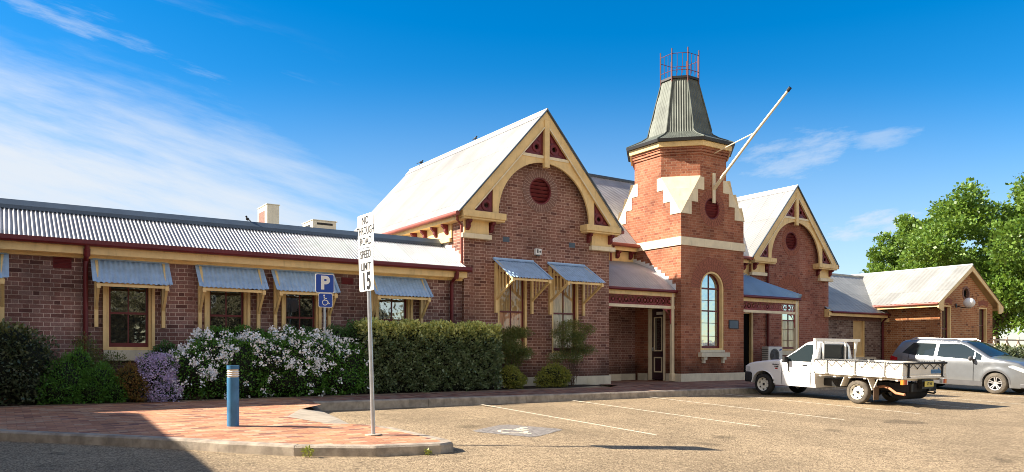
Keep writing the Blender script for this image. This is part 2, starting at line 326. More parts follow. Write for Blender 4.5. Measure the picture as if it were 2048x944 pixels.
# ------------------------------------------------------------------ object helpers
def tag(o, label=None, cat=None, group=None, kind=None):
    if label: o['label'] = label
    if cat: o['category'] = cat
    if group: o['group'] = group
    if kind: o['kind'] = kind
    return o
def empty(name, loc=(0, 0, 0), label=None, cat=None, group=None):
    o = bpy.data.objects.new(name, None); C.objects.link(o); o.location = loc; o.empty_display_size = .2
    return tag(o, label, cat, group)
class MB:
    def __init__(s): s.v = []; s.f = []; s.mi = []; s.cur = 0
    def add(s, vs, fs):
        b = len(s.v); s.v += [tuple(p) for p in vs]
        for f in fs: s.f.append(tuple(b + i for i in f)); s.mi.append(s.cur)
        return s
    def box(s, x0, x1, y0, y1, z0, z1):
        v = [(x0, y0, z0), (x1, y0, z0), (x1, y1, z0), (x0, y1, z0), (x0, y0, z1), (x1, y0, z1), (x1, y1, z1), (x0, y1, z1)]
        return s.add(v, [(0, 3, 2, 1), (4, 5, 6, 7), (0, 1, 5, 4), (1, 2, 6, 5), (2, 3, 7, 6), (3, 0, 4, 7)])
    def bar(s, p, q, w, h=None, up=(0, 0, 1)):
        """a square bar from p to q"""
        h = h or w; p = Vector(p); q = Vector(q); d = (q - p).normalized(); up = Vector(up)
        if abs(d.dot(up)) > .97: up = Vector((0, 1, 0))
        a = d.cross(up).normalized() * (w / 2); c = a.cross(d).normalized() * (h / 2)
        v = [p - a - c, p + a - c, p + a + c, p - a + c, q - a - c, q + a - c, q + a + c, q - a + c]
        return s.add(v, [(0, 3, 2, 1), (4, 5, 6, 7), (0, 1, 5, 4), (1, 2, 6, 5), (2, 3, 7, 6), (3, 0, 4, 7)])
    def tube(s, pts, r, n=8, cap=True):
        pts = [Vector(p) for p in pts]; rs = r if isinstance(r, (list, tuple)) else [r] * len(pts)
        rings = []
        for i, p in enumerate(pts):
            d = (pts[min(i + 1, len(pts) - 1)] - pts[max(i - 1, 0)]).normalized()
            up = Vector((0, 0, 1)) if abs(d.z) < .95 else Vector((0, 1, 0))
            a = d.cross(up).normalized(); c = a.cross(d).normalized()
            rings.append([p + (a * cos(2 * pi * j / n) + c * sin(2 * pi * j / n)) * rs[i] for j in range(n)])
        v = [q for rg in rings for q in rg]; f = []
        for i in range(len(pts) - 1):
            for j in range(n): f.append((i * n + j, i * n + (j + 1) % n, (i + 1) * n + (j + 1) % n, (i + 1) * n + j))
        if cap: f.append(tuple(reversed(range(n)))); f.append(tuple(range((len(pts) - 1) * n, len(pts) * n)))
        return s.add(v, f)
    def prism(s, outline, fn, d0, d1, holes=()):
        """2D outline (with holes) raised between d0 and d1; fn(u, v, d) gives the 3D point"""
        loops = [list(outline)] + [list(h) for h in holes]
        flat = [p for lp in loops for p in lp]; n = len(flat)
        tri = tessellate_polygon([[Vector((p[0], p[1], 0)) for p in lp] for lp in loops])
        v = [fn(p[0], p[1], d0) for p in flat] + [fn(p[0], p[1], d1) for p in flat]; f = []
        for t in tri: f.append(tuple(t)); f.append(tuple(n + i for i in reversed(t)))
        b = 0
        for lp in loops:
            m_ = len(lp)
            for i in range(m_): j = (i + 1) % m_; f.append((b + i, b + j, n + b + j, n + b + i))
            b += m_
        return s.add(v, f)
    def lathe(s, prof, fn, n=24, a0=0.0):
        """prof: (radius, axial) pairs; fn(x, y, axial)"""
        v = []; f = []
        for j in range(n):
            a = a0 + 2 * pi * j / n
            for r, z in prof: v.append(fn(r * cos(a), r * sin(a), z))
        m_ = len(prof)
        for j in range(n):
            for i in range(m_ - 1):
                f.append((j * m_ + i, ((j + 1) % n) * m_ + i, ((j + 1) % n) * m_ + i + 1, j * m_ + i + 1))
        return s.add(v, f)
    def ball(s, c, r, n=12, sc=(1, 1, 1)):
        v = []; f = []
        for i in range(n + 1):
            t = pi * i / n
            for j in range(2 * n):
                a = pi * j / n
                v.append((c[0] + r * sc[0] * sin(t) * cos(a), c[1] + r * sc[1] * sin(t) * sin(a), c[2] + r * sc[2] * cos(t)))
        for i in range(n):
            for j in range(2 * n): f.append((i * 2 * n + j, (i + 1) * 2 * n + j, (i + 1) * 2 * n + (j + 1) % (2 * n), i * 2 * n + (j + 1) % (2 * n)))
        return s.add(v, f)
    def grid(s, rows, closed=False):
        """rows: list of equally long point lists"""
        n = len(rows[0]); v = [p for r in rows for p in r]; f = []
        for i in range(len(rows) - 1):
            for j in range(n - (0 if closed else 1)):
                f.append((i * n + j, i * n + (j + 1) % n, (i + 1) * n + (j + 1) % n, (i + 1) * n + j))
        return s.add(v, f)
    def build(s, name, mat, parent=None, smooth=False, bevel=0.0, fixn=True):
        me = bpy.data.meshes.new(name); me.from_pydata([tuple(p) for p in s.v], [], s.f)
        mats = mat if isinstance(mat, (list, tuple)) else [mat]
        for m_ in mats: me.materials.append(m_ if not isinstance(m_, str) else M[m_])
        if len(mats) > 1: me.polygons.foreach_set('material_index', s.mi)
        if fixn:
            bm = bmesh.new(); bm.from_mesh(me); bmesh.ops.recalc_face_normals(bm, faces=bm.faces); bm.to_mesh(me); bm.free()
        if smooth:
            me.polygons.foreach_set('use_smooth', [True] * len(me.polygons))
            try: me.set_sharp_from_angle(angle=radians(40 if smooth is True else smooth))
            except Exception: pass
        me.update()
        o = bpy.data.objects.new(name, me); C.objects.link(o)
        if parent is not None: o.parent = parent
        if bevel:
            bv = o.modifiers.new('bevel', 'BEVEL'); bv.width = bevel; bv.segments = 2; bv.limit_method = 'ANGLE'
        return o
FY = lambda y0: (lambda u, v, d: (u, y0 + d, v))          # plane facing -y; d goes into the wall
FX = lambda x0: (lambda u, v, d: (x0 + d, u, v))          # plane facing -x
FZ = lambda z0: (lambda u, v, d: (u, v, z0 + d))
def rect(x0, x1, z0, z1): return [(x0, z0), (x1, z0), (x1, z1), (x0, z1)]
def arc(cx, cz, r, a0, a1, n=20, rz=None):
    rz = rz or r
    return [(cx + r * cos(radians(a0 + (a1 - a0) * i / n)), cz + rz * sin(radians(a0 + (a1 - a0) * i / n))) for i in range(n + 1)]
def circle(cx, cz, r, n=28): return arc(cx, cz, r, 0, 360 * (n - 1) / n, n - 1)
def archtop(x0, x1, z0, z1):
    r = (x1 - x0) / 2; return [(x0, z0), (x1, z0)] + arc((x0 + x1) / 2, z1 - r, r, 0, 180, 16)
def corr(us, pb, pt, nrm, parent, mat, name='roof_sheet', pitch=.076, amp=.0085, rows=1, seg=6, thick=False, prof=None):
    """corrugated sheet: pb(u), pt(u) end points of each flute, waves along nrm"""
    u0, u1 = us; n = max(2, int(abs(u1 - u0) / pitch * seg)); nrm = Vector(nrm).normalized()
    cols = []
    for i in range(n + 1):
        u = u0 + (u1 - u0) * i / n; a, b_ = Vector(pb(u)), Vector(pt(u)); h = amp * sin(2 * pi * (u - u0) / pitch)
        col = []
        for r in range(rows + 1):
            t = r / rows; p = a.lerp(b_, t)
            if prof: p = p + Vector(prof(t))
            col.append(p + nrm * h)
        cols.append(col)
    mb = MB(); mb.grid(cols)
    return mb.build(name, mat, parent, smooth=60, fixn=False)
def text_mesh(txt, size, sx=1.0, bold=0.0, ext=.002):
    cu = bpy.data.curves.new('t', 'FONT'); cu.body = txt; cu.size = size; cu.align_x = 'CENTER'; cu.align_y = 'CENTER'
    cu.extrude = ext; cu.offset = bold
    o = bpy.data.objects.new('t', cu); C.objects.link(o)
    dg = bpy.context.evaluated_depsgraph_get(); dg.update()
    me = bpy.data.meshes.new_from_object(o.evaluated_get(dg)); bpy.data.objects.remove(o)
    vs = [(v.co.x * sx, v.co.y, v.co.z) for v in me.vertices]; fs = [tuple(p.vertices) for p in me.polygons]
    bpy.data.meshes.remove(me); return vs, fs
def lettering(name, lines, fn, mat, parent):
    """lines: (text, u, v, size, width factor, boldness)"""
    mb = MB()
    for t, u, v, size, sx, bo in lines:
        vs, fs = text_mesh(t, size, sx, bo)
        mb.add([fn(u + p[0], v + p[1], p[2]) for p in vs], fs)
    return mb.build(name, mat, parent)
def dup(o, parent=None):
    c = o.copy(); C.objects.link(c)
    if parent is not None: c.parent = parent
    for ch in [x for x in bpy.data.objects if x.parent == o]: dup(ch, c)
    return c
# ------------------------------------------------------------------ ground
def park_z(y): return -.2 + .035 * (max(min(y, -2.2), -24) + 3)
def isl_z(y): return -.07 + .035 * (min(y, -.9) + 3) if y > -24 else 0
mb = MB(); xs = [-400, -60] + [-30 + 4 * i for i in range(26)] + [120, 500]
ys = [-500, -80, -24, -18, -12, -9, -6, -4, -2.2, -1.0, 40, 500]
mb.grid([[(x, y, park_z(y) - (.06 if y > -2.3 else 0)) for x in xs] for y in ys])
tag(mb.build('car_park', 'seal'), kind='structure')
BEV = [(-4.93, -2.45), (2.6, -2.85), (8, -3.0), (34, -3.0)]           # outer edge of the path kerb
def offs(pts, d):
    out = []
    for i, p in enumerate(pts):
        a = Vector(pts[max(i - 1, 0)]); b_ = Vector(pts[min(i + 1, len(pts) - 1)]); t = (b_ - a).normalized()
        out.append((p[0] - t.y * d, p[1] + t.x * d))
    return out
KI = offs(BEV, .15)
Z3 = lambda p, dz=0.0: (p[0], p[1], isl_z(p[1]) + dz)
def sheet(name, poly, mat, dz=0.0, zf=None, kind='structure', parent=None):
    zf = zf or isl_z
    tri = tessellate_polygon([[Vector((p[0], p[1], 0)) for p in poly]])
    mb = MB(); mb.add([(p[0], p[1], zf(p[1]) + dz) for p in poly], [tuple(t) for t in tri])
    bm = mb.build(name, mat, parent)
    for p in bm.data.polygons:
        if p.normal.z < 0: bm.data.flip_normals(); break
    return tag(bm, kind=kind) if kind else bm
# path along the building
path = [(-5.0, -2.36)] + [(p[0], p[1]) for p in KI[1:]] + [(34, 2.2), (19.3, 2.2), (19.3, 4), (5.0, 4), (5.0, -1.0), (-5.0, -1.0)]
sheet('path', [(-5.0, -1.36), (-5.0, -2.36)] + KI[1:] + [(34, -.9), (4.6, -.9), (3.9, -1.36)], 'path_pavers')
sheet('path', [(4.6, -.9), (34, -.9), (34, 2.3), (4.6, 2.3)], 'path_pavers', 0.0)
sheet('path_border', [(-16, -1.36), (-5, -1.36), (3.9, -1.36), (3.9, -1.12), (-16, -1.12)], 'border_pavers', .002)
sheet('garden_bed', [(-16, -1.12), (3.4, -1.12), (3.9, -1.0), (4.2, -.6), (4.0, .1), (-16, .2)], 'soil', .012)
# paved island in front
ISL = [(-5.43, -6.20), (-5.2, -6.75), (-5.06, -8.22), (-5.12, -8.42), (-5.35, -8.50), (-6.2, -8.33), (-7.1, -7.83), (-7.7, -7.25), (-8.17, -6.68), (-9.0, -5.86), (-10.2, -4.78), (-11.6, -3.5), (-13.2, -2.3)]
RAMP = [(-4.97, -2.95), (-5.43, -6.20), (-5.95, -5.75), (-6.2, -4.7), (-5.6, -3.6)]
K2 = [ISL[0], (-5.33, -6.80), (-5.21, -8.2), (-5.24, -8.31), (-5.35, -8.35), (-6.13, -8.19), (-7.0, -7.71), (-7.6, -7.14), (-8.06, -6.58), (-8.9, -5.75), (-10.1, -4.67), (-11.5, -3.38), (-13.1, -2.2)]
sheet('island_paving', [(-5.0, -1.36), (-4.97, -2.45), (-4.97, -2.95), RAMP[4], RAMP[3], RAMP[2], K2[0]] + K2[1:] + [(-13.1, -1.36)], 'pavers')
mb = MB()
RZ = [park_z(-2.95) + .006, park_z(-6.2) + .006, isl_z(-5.75) + .003, isl_z(-4.7) + .003, isl_z(-3.6) + .003]
mb.add([(p[0], p[1], z) for p, z in zip(RAMP, RZ)] + [(-5.25, -4.6, park_z(-4.6) + .045)], [(0, 5, 4), (4, 5, 3), (3, 5, 2), (2, 5, 1), (1, 5, 0)])
ro = mb.build('kerb_ramp', 'concrete', fixn=False)
for p in ro.data.polygons:
    if p.normal.z < 0: ro.data.flip_normals(); break
tag(ro, kind='structure')
def kerb(name, outer, inner, seg=2.4, mat='kerb'):
    mb = MB(); P_ = []
    L = 0
    for i in range(len(outer) - 1):
        a, b_, c, d = map(Vector, (outer[i], outer[i + 1], inner[i], inner[i + 1]))
        n = max(1, int(round((b_ - a).length / seg)))
        for j in range(n):
            t0, t1 = j / n, (j + 1) / n
            g = .004 if n > 1 or (b_ - a).length > 1.2 else 0
            o0, o1, i0, i1 = a.lerp(b_, t0), a.lerp(b_, t1), c.lerp(d, t0), c.lerp(d, t1)
            t = (o1 - o0).normalized() * g; o0 = o0 + t; o1 = o1 - t; i0 = i0 + t; i1 = i1 - t
            nn = (o0 - i0).normalized()
            jz = random.uniform(-.002, .002)
            def ring(o, i_):
                zo = isl_z(o.y); zi = isl_z(i_.y); f = o + nn * .015
                return [(f.x, f.y, park_z(o.y) - .05), (f.x - nn.x * .01, f.y - nn.y * .01, zo - .022 + jz), (o.x - nn.x * .02, o.y - nn.y * .02, zo + .003 + jz), (i_.x, i_.y, zi + .003 + jz), (i_.x, i_.y, zi - .1)]
            mb.grid([ring(o0, i0), ring(o1, i1)]); r0, r1 = len(mb.v) - 10, len(mb.v) - 5
            mb.f.append(tuple(range(r0, r0 + 5))); mb.mi.append(0); mb.f.append(tuple(range(r1, r1 + 5))); mb.mi.append(0)
    return tag(mb.build(name, mat, smooth=False), kind='structure')
kerb('kerb', BEV, KI)
kerb('kerb', ISL, K2, seg=1.6)
# kerb end beside the ramp
mb = MB(); z1 = isl_z(-2.45); mb.prism([(-2.38, z1 + .003), (-2.95, park_z(-2.95)), (-2.95, park_z(-2.95) - .05), (-2.38, -.3)], FX(-5.08), 0, .13)
tag(mb.build('kerb_end', 'kerb'), kind='structure')
for i, x in enumerate([-1.35, 1.22, 3.76, 6.52, 9.2, 11.75, 14.3]):
    mb = MB(); y0, y1 = -3.06, -8.45 - .04 * i
    seg = 14; rows = []
    for j in range(seg + 1):
        y = y0 + (y1 - y0) * j / seg; rows.append([(x - .035, y, park_z(y) + .004), (x + .035, y, park_z(y) + .004)])
    mb.grid(rows); o = mb.build('painted_line', 'line', fixn=False)
    for p in o.data.polygons:
        if p.normal.z < 0: o.data.flip_normals(); break
    tag(o, kind='structure')
# faded disabled-bay marking
pc = Vector((-3.08, -7.02)); pu = Vector((.45, -.90)).normalized(); pv = Vector((.90, .45)).normalized()
def mark(u, v, d): q_ = pc + pu * u + pv * v; return (q_.x, q_.y, park_z(q_.y) + .004 + d)
mb = MB(); mb.prism([(-.58, -.50), (-.45, -.6), (.5, -.58), (.6, -.45), (.56, .52), (.42, .6), (-.52, .56), (-.6, .42)], lambda u, v, d: mark(u, v, d), 0, .0005)
tag(mb.build('painted_patch', 'old_blue'), kind='structure')
def strokes_wheelchair(mb, fn, d0, d1, s):
    """the access symbol, about 2 s high, built from flat strokes"""
    def seg(p, q, w):
        p = Vector(p) * s; q = Vector(q) * s; t = (q - p).normalized() * (w * s / 2); n_ = Vector((-t.y, t.x))
        mb.prism([tuple(p - n_ - t * .3), tuple(q - n_ + t * .3), tuple(q + n_ + t * .3), tuple(p + n_ - t * .3)], fn, d0, d1)
    mb.prism([(x * s, y * s) for x, y in circle(-.22, .78, .15, 14)], fn, d0, d1)
    seg((-.20, .55), (-.10, -.05), .20); seg((-.17, .32), (.25, .28), .13); seg((-.10, -.02), (.34, -.06), .16)
    seg((.34, -.06), (.55, -.55), .16); seg((.55, -.58), (.75, -.50), .13)
    a = [(-.06 + .50 * cos(radians(t)), -.36 + .50 * sin(radians(t))) for t in range(118, 368, 14)]
    i_ = [(-.06 + .38 * cos(radians(t)), -.36 + .38 * sin(radians(t))) for t in range(118, 368, 14)]
    for j in range(len(a) - 1):
        mb.prism([tuple(Vector(p) * s) for p in (a[j], a[j + 1], i_[j + 1], i_[j])], fn, d0, d1)
mb = MB(); strokes_wheelchair(mb, lambda u, v, d: mark(u, v, d), .001, .0015, .48)
tag(mb.build('painted_symbol', 'line'), kind='structure')

# ------------------------------------------------------------------ the railway station
ST = empty('station_building', (2.5, 0, 0), 'long brick railway station with two steep gables and a green-capped corner tower', 'building')
def B(mb, name, mat, parent=ST, **kw): return mb.build(name, mat, parent, **kw)
def setloc(root):
    """children were built in world coordinates: keep them there"""
    def rec(o):
        for c in [x for x in bpy.data.objects if x.parent == o]:
            if o is root: c.matrix_parent_inverse = Matrix.Translation(-root.location)
            rec(c)
    rec(root)

def window(parent, x0, x1, z0, z1, yw, pane='glass', arch=False, bars=None, vert=(.5,), rail=.5, name='window', rec=.11, frame='cream', pane2=None):
    W = x1 - x0; r = W / 2
    out = archtop(x0, x1, z0, z1) if arch else rect(x0, x1, z0, z1)
    def inset(d): return archtop(x0 + d, x1 - d, z0 + d, z1 - d) if arch else rect(x0 + d, x1 - d, z0 + d, z1 - d)
    mb = MB(); mb.prism(inset(-.003), FY(yw + .012), 0, rec + .05, [inset(.065)])
    fr = mb.build(name, frame, parent)
    mb = MB(); mb.prism(inset(.06), FY(yw + rec - .02), 0, .05, [inset(.105)])
    xi0, xi1 = x0 + .10, x1 - .10; zr = z0 + (z1 - z0) * rail
    mb.box(xi0, xi1, yw + rec - .03, yw + rec + .03, zr - .022, zr + .022)
    mb.box(xi0, xi1, yw + rec - .022, yw + rec + .03, z0 + .09, z0 + .15)
    if arch: mb.box(xi0 - .02, xi1 + .02, yw + rec - .03, yw + rec + .03, z1 - r - .02, z1 - r + .03)
    B(mb, 'sash', 'maroon', fr)
    mb = MB()
    for t in vert:
        xc = xi0 + (xi1 - xi0) * t; mb.box(xc - .012, xc + .012, yw + rec - .012, yw + rec + .03, z0 + .1, z1 - .1)
    for zb in (bars or ()): mb.box(xi0, xi1, yw + rec - .010, yw + rec + .03, zb - .009, zb + .009)
    B(mb, 'glazing_bars', 'maroon', fr)
    def pn(za, zb_, mat):
        mb = MB(); 
        if arch and zb_ >= z1 - .11: mb.prism(archtop(x0 + .08, x1 - .08, za, z1 - .08), FY(yw + rec + .012), 0, .01)
        else: mb.box(x0 + .08, x1 - .08, yw + rec + .012, yw + rec + .022, za, zb_)
        B(mb, 'pane', mat, fr)
    pn(z0 + .1, zr, pane); pn(zr, z1 - .1, pane2 or pane)
    return fr
def sill(parent, x0, x1, z0, z1, yw, mat='footing', out=.07):
    mb = MB(); mb.box(x0, x1, yw - out, yw + .1, z0, z1); return B(mb, 'sill', mat, parent, bevel=.008)
def voussoirs(parent, cx, cz, r0, r1, a0, a1, n, yw, mat='arch_brick', jm='joint_dark', name='brick_arch'):
    mb = MB(); mb.cur = 1
    ring = arc(cx, cz, r1 - .004, a0, a1, 40) + list(reversed(arc(cx, cz, r0 + .001, a0, a1, 40))) if a1 - a0 < 359 else None
    if ring: mb.prism(ring, FY(yw - .004), 0, .02)
    else: mb.prism(circle(cx, cz, r1 - .004, 48), FY(yw - .004), 0, .02, [circle(cx, cz, r0 + .001, 48)])
    mb.cur = 0; g = .006
    for i in range(n):
        t0 = radians(a0 + (a1 - a0) * i / n); t1 = radians(a0 + (a1 - a0) * (i + 1) / n)
        def pt(r, t, s_): return (cx + r * cos(t + s_ * g / r), cz + r * sin(t + s_ * g / r))
        dd = random.uniform(.007, .011)
        mb.prism([pt(r0, t0, 1), pt(r1, t0, 1), pt(r1, t1, -1), pt(r0, t1, -1)], FY(yw - dd), 0, .02)
    return B(mb, name, [mat, jm], parent)
def louvre(parent, cx, cz, r, yw, n=7):
    mb = MB(); mb.prism(circle(cx, cz, r + .002, 32), FY(yw + .01), 0, .16, [circle(cx, cz, r - .035, 32)])
    for i in range(n):
        z = cz - r + 2 * r * (i + .5) / n; h = sqrt(max(r * r - (z - cz) ** 2, 0)) - .02
        if h > .03: mb.bar((cx - h, yw + .09, z), (cx + h, yw + .09, z), .10, .012, up=(0, .75, .66))
    o = B(mb, 'round_vent', 'maroon_dull', parent)
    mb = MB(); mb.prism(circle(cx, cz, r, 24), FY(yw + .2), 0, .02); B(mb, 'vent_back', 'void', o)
    return o
def scroll(mb, x0, x1, zt, yw, s=1.0):
    prof = [(0, 0), (-.20, 0), (-.20, -.05), (-.17, -.08), (-.12, -.09), (-.10, -.13), (-.115, -.17), (-.09, -.22), (-.03, -.27), (0, -.28)]
    mb.prism([(yw + a * s, zt + b_ * s) for a, b_ in prof], lambda u, v, d: (x0 + d, u, v), 0, x1 - x0)
def scroll_x(mb, y0, y1, zt, xw, s=1.0):
    prof = [(0, 0), (-.20, 0), (-.20, -.05), (-.17, -.08), (-.12, -.09), (-.10, -.13), (-.115, -.17), (-.09, -.22), (-.03, -.27), (0, -.28)]
    mb.prism([(xw + a * s, zt + b_ * s) for a, b_ in prof], lambda u, v, d: (u, y0 + d, v), 0, y1 - y0)

GW, SL = 5.05, 1.103
def gable(x0, yw, bmat, amat, jm, holes, depth, east_eave=True):
    x1 = x0 + GW; cx = x0 + GW / 2; yb = yw - .22
    mb = MB(); hs = [circle(cx - .03, 5.51, .38, 32)] + holes
    mb.prism([(x0, -.3), (x1, -.3), (x1, 4.6), (cx, 7.4), (x0, 4.6)], FY(yw), 0, .32, hs)
    mb.box(x0, x0 + .3, yw + .32, yw + depth, -.3, 4.5); mb.box(x1 - .3, x1, yw + .32, yw + depth, -.3, 4.5)
    mb.prism([(x0, -.3), (x1, -.3), (x1, 4.6), (cx, 7.4), (x0, 4.6)], FY(yw + depth), 0, .3)
    B(mb, 'gable_wall', bmat)
    voussoirs(ST, cx - .03, 5.51, .385, .61, 0, 360, 38, yw, amat, jm, 'brick_ring'); louvre(ST, cx - .03, 5.51, .38, yw)
    # footing
    mb = MB(); mb.box(x0 - .04, x1 + .04, yw - .05, yw + .05, -.3, .26); mb.box(x1 + .001, x1 + .05, yw + .05, yw + 2.0, -.3, .26); B(mb, 'footing', 'footing', bevel=.012)
    # roof
    ze = 7.72 - SL * 2.82
    for sgn in (-1, 1):
        xe = cx + sgn * 2.82
        corr((yw - .27, yw + depth + .3), lambda u: (xe, u, ze), lambda u: (cx, u, 7.72), (sgn * SL, 0, 1), ST, 'zinc_white' if sgn < 0 else 'zinc')
        # underside lining
        mb = MB(); mb.add([(xe, yw - .2, ze - .04), (xe, yw + depth, ze - .04), (cx, yw + depth, 7.66), (cx, yw - .2, 7.66)], [(0, 1, 2, 3)]); B(mb, 'roof_lining', 'soffit')
        # gutter and fascia
        mb = MB(); xg = cx + sgn * 2.86
        mb.tube([(xg, yw - .25, ze - .035), (xg, yw + depth + .3, ze - .035)], .062, 10); B(mb, 'gutter', 'rust_red', smooth=True)
        mb = MB(); xf = cx + sgn * 2.76; mb.box(min(xf, xf + sgn * .025), max(xf, xf + sgn * .025), yw - .1, yw + depth, ze - .17, ze - .05)
        xa, xb = sorted((cx + sgn * 2.76, cx + sgn * 2.50)); mb.box(xa, xb, yw + .02, yw + depth, ze - .17, ze - .15)
        B(mb, 'fascia', 'cream')
        xa, xb = sorted((cx + sgn * 2.527, cx + sgn * 2.56)); mb = MB(); mb.box(xa, xb, yw + .62, yw + depth, 4.02, ze - .15)
        xa, xb = sorted((cx + sgn * 2.527, cx + sgn * 2.62)); mb.box(xa, xb, yw + .62, yw + depth, 3.95, 4.05); B(mb, 'frieze_board', 'cream')
        yy = yw + .8
        while yy < yw + depth - .3:
            prof = [(0, 0), (.20, 0), (.20, -.05), (.15, -.09), (.10, -.13), (.10, -.19), (.03, -.27), (0, -.28)]
            mb = MB(); mb.prism([(cx + sgn * (2.56 + a * .9), ze - .17 + b_) for a, b_ in prof], lambda u, v, d: (u, yy + d, v), 0, .09); yy += .62; B(mb, 'eaves_bracket', 'maroon_dull')
    mb = MB(); mb.prism([(cx - .17, 7.565), (cx, 7.752), (cx + .17, 7.565), (cx + .17, 7.555), (cx, 7.738), (cx - .17, 7.555)], FY(yw - .30), 0, depth + .62)
    mb.tube([(cx, yw - .30, 7.755), (cx, yw + depth + .3, 7.755)], .03, 8); B(mb, 'ridge_cap', 'zinc')
    # verge trim
    mb = MB()
    for sgn in (-1, 1): mb.bar((cx + sgn * 2.84, yw - .29, ze + .01), (cx, yw - .29, 7.74), .04, .03)
    B(mb, 'verge_trim', 'ridge_blue')
    # bargeboards and arched truss
    for sgn in (-1, 1):
        mb = MB(); X = lambda t: cx + sgn * t
        mb.prism([(X(2.74), 7.69 - SL * 2.74), (X(0), 7.69), (X(0), 7.30), (X(2.37), 4.68), (X(2.74), 4.66)], FY(yb - .04), 0, .05)
        b1 = B(mb, 'bargeboard', 'cream')
        mb = MB(); mb.bar((X(2.35), yb - .055, 4.73), (X(0.0), yb - .055, 7.32), .02, .03); B(mb, 'beading', 'cream_pale', b1)
        mb = MB()
        poly = [(X(a), c) for a, c in [(1.58 * cos(radians(t)), 4.68 + 1.58 * sin(radians(t))) for t in range(0, 91, 5)]]
        poly += [(X(0), 6.45), (X(.765), 6.45), (X(1.76), 5.35), (X(1.76), 4.68)]
        mb.prism(poly, FY(yb), 0, .06); t1 = B(mb, 'arched_truss', 'cream')
        mb = MB()
        mb.box(min(X(.0), X(.80)), max(X(.0), X(.80)), yb - .02, yb + .0, 6.37, 6.45)
        arcp = [(X(1.70 * cos(radians(t))), 4.68 + 1.70 * sin(radians(t))) for t in range(28, 66, 4)]
        B(mb, 'moulding', 'cream_pale', t1)
        for tri_, rc in (([(.08, 6.45), (.78, 6.45), (.08, 7.22)], (.305, 6.68)), ([(1.755, 4.68), (2.38, 4.68), (1.755, 5.37)], (1.955, 4.875))):
            mb = MB(); hol = circle(rc[0], rc[1], .065, 14)
            mb.prism([(X(a), c) for a, c in tri_], FY(yb + .03), 0, .02, [[(X(a), c) for a, c in hol]])
            pnl = B(mb, 'fretwork_panel', 'maroon')
            mb = MB(); mb.prism([(X(a), c) for a, c in circle(rc[0], rc[1], .15, 22)], FY(yb + .008), 0, .024, [[(X(a), c) for a, c in circle(rc[0], rc[1], .085, 22)]])
            cs = [Vector(p) for p in tri_]
            for c_ in cs:
                d_ = (c_ - Vector(rc)); L_ = d_.length
                if L_ > .3:
                    p_ = Vector(rc) + d_ * (.19 / L_); q_ = Vector(rc) + d_ * .72
                    n_ = Vector((-d_.y, d_.x)).normalized() * .045
                    mb.prism([(X(a.x), a.y) for a in (p_ - n_ * .9, q_ - n_ * .3, q_ + n_ * .3, p_ + n_ * .9)], FY(yb + .014), 0, .017)
            B(mb, 'fret_ring', 'maroon_dull', pnl)
    mb = MB(); mb.box(cx - .085, cx + .085, yb - .07, yb + .05, 6.12, 7.45); B(mb, 'king_post', 'cream', bevel=.01)
    # kneeler beams with their brackets
    for sgn in (-1, 1):
        xa, xb = sorted((cx + sgn * 2.72, cx + sgn * 1.40))
        mb = MB(); mb.box(xa, xb, yw - .34, yw - .004, 4.50, 4.675); mb.box(xa + .02, xb - .02, yw - .30, yw - .004, 4.45, 4.50); kb = B(mb, 'kneeler_beam', 'cream', bevel=.01)
        xa, xb = sorted((cx + sgn * 2.56, cx + sgn * 1.80)); mb = MB(); mb.box(xa, xb, yw - .07, yw - .003, 4.10, 4.45); B(mb, 'kneeler_panel', 'cream', kb)
        xa, xb = sorted((cx + sgn * 2.66, cx + sgn * 1.74)); mb = MB(); mb.box(xa, xb, yw - .15, yw - .003, 3.97, 4.10); B(mb, 'cornice', 'cream_pale', kb, bevel=.012)
        for t in (2.47, 1.70): mb = MB(); xq = cx + sgn * t; scroll(mb, xq - .05, xq + .05, 4.45, yw - .07 if t > 2 else yw - .003, .95); B(mb, 'bracket', 'maroon_dull', kb)
    return cx
# windows of the near gable
G1 = [(1.06, 2.04), (2.90, 3.88)]
gable(0.0, 0.0, 'brick_gable', 'arch_brown', 'joint', [rect(a, b_, .93, 3.22) for a, b_ in G1], 8.0)
w1 = window(ST, 1.06, 2.04, .93, 3.22, 0.0, 'blind_peach', pane2='blind_tan'); sill(w1, .98, 2.12, .76, .925, 0.0, 'footing')
w2 = window(ST, 2.90, 3.88, .93, 3.22, 0.0, 'blind_white', pane2='blind_tan'); sill(w2, 2.82, 3.96, .76, .925, 0.0, 'footing')
GX2 = 14.25
gable(GX2, 2.1, 'brick_second', 'arch_brick', 'joint_dark', [archtop(16.12, 17.26, 1.03, 3.50)], 6.0)
bars_t = (1.50, 1.94, 2.72)
w3 = window(ST, 16.12, 17.26, 1.03, 3.50, 2.1, 'blind_white', arch=True, bars=(1.45, 1.9, 2.75), rail=.5, pane2='glass_sky'); sill(w3, 16.0, 17.38, .84, 1.025, 2.1)
voussoirs(ST, 16.69, 3.11, .575, 1.0, 0, 180, 21, 2.1)
for x, z in ((1.33, 4.05), (3.63, 4.07)):
    mb = MB(); mb.box(x - .11, x + .11, -.006, .02, z - .07, z + .07)
    for i in range(3): mb.box(x - .1, x + .1, -.012, -.004, z - .05 + i * .04, z - .035 + i * .04)
    B(mb, 'air_brick', 'ridge_blue')
mb = MB(); mb.box(4.15, 4.40, -.056, -.045, .04, .2)
for i in range(4): mb.box(4.17, 4.38, -.062, -.055, .06 + i * .035, .075 + i * .035)
B(mb, 'footing_vent', 'footing')

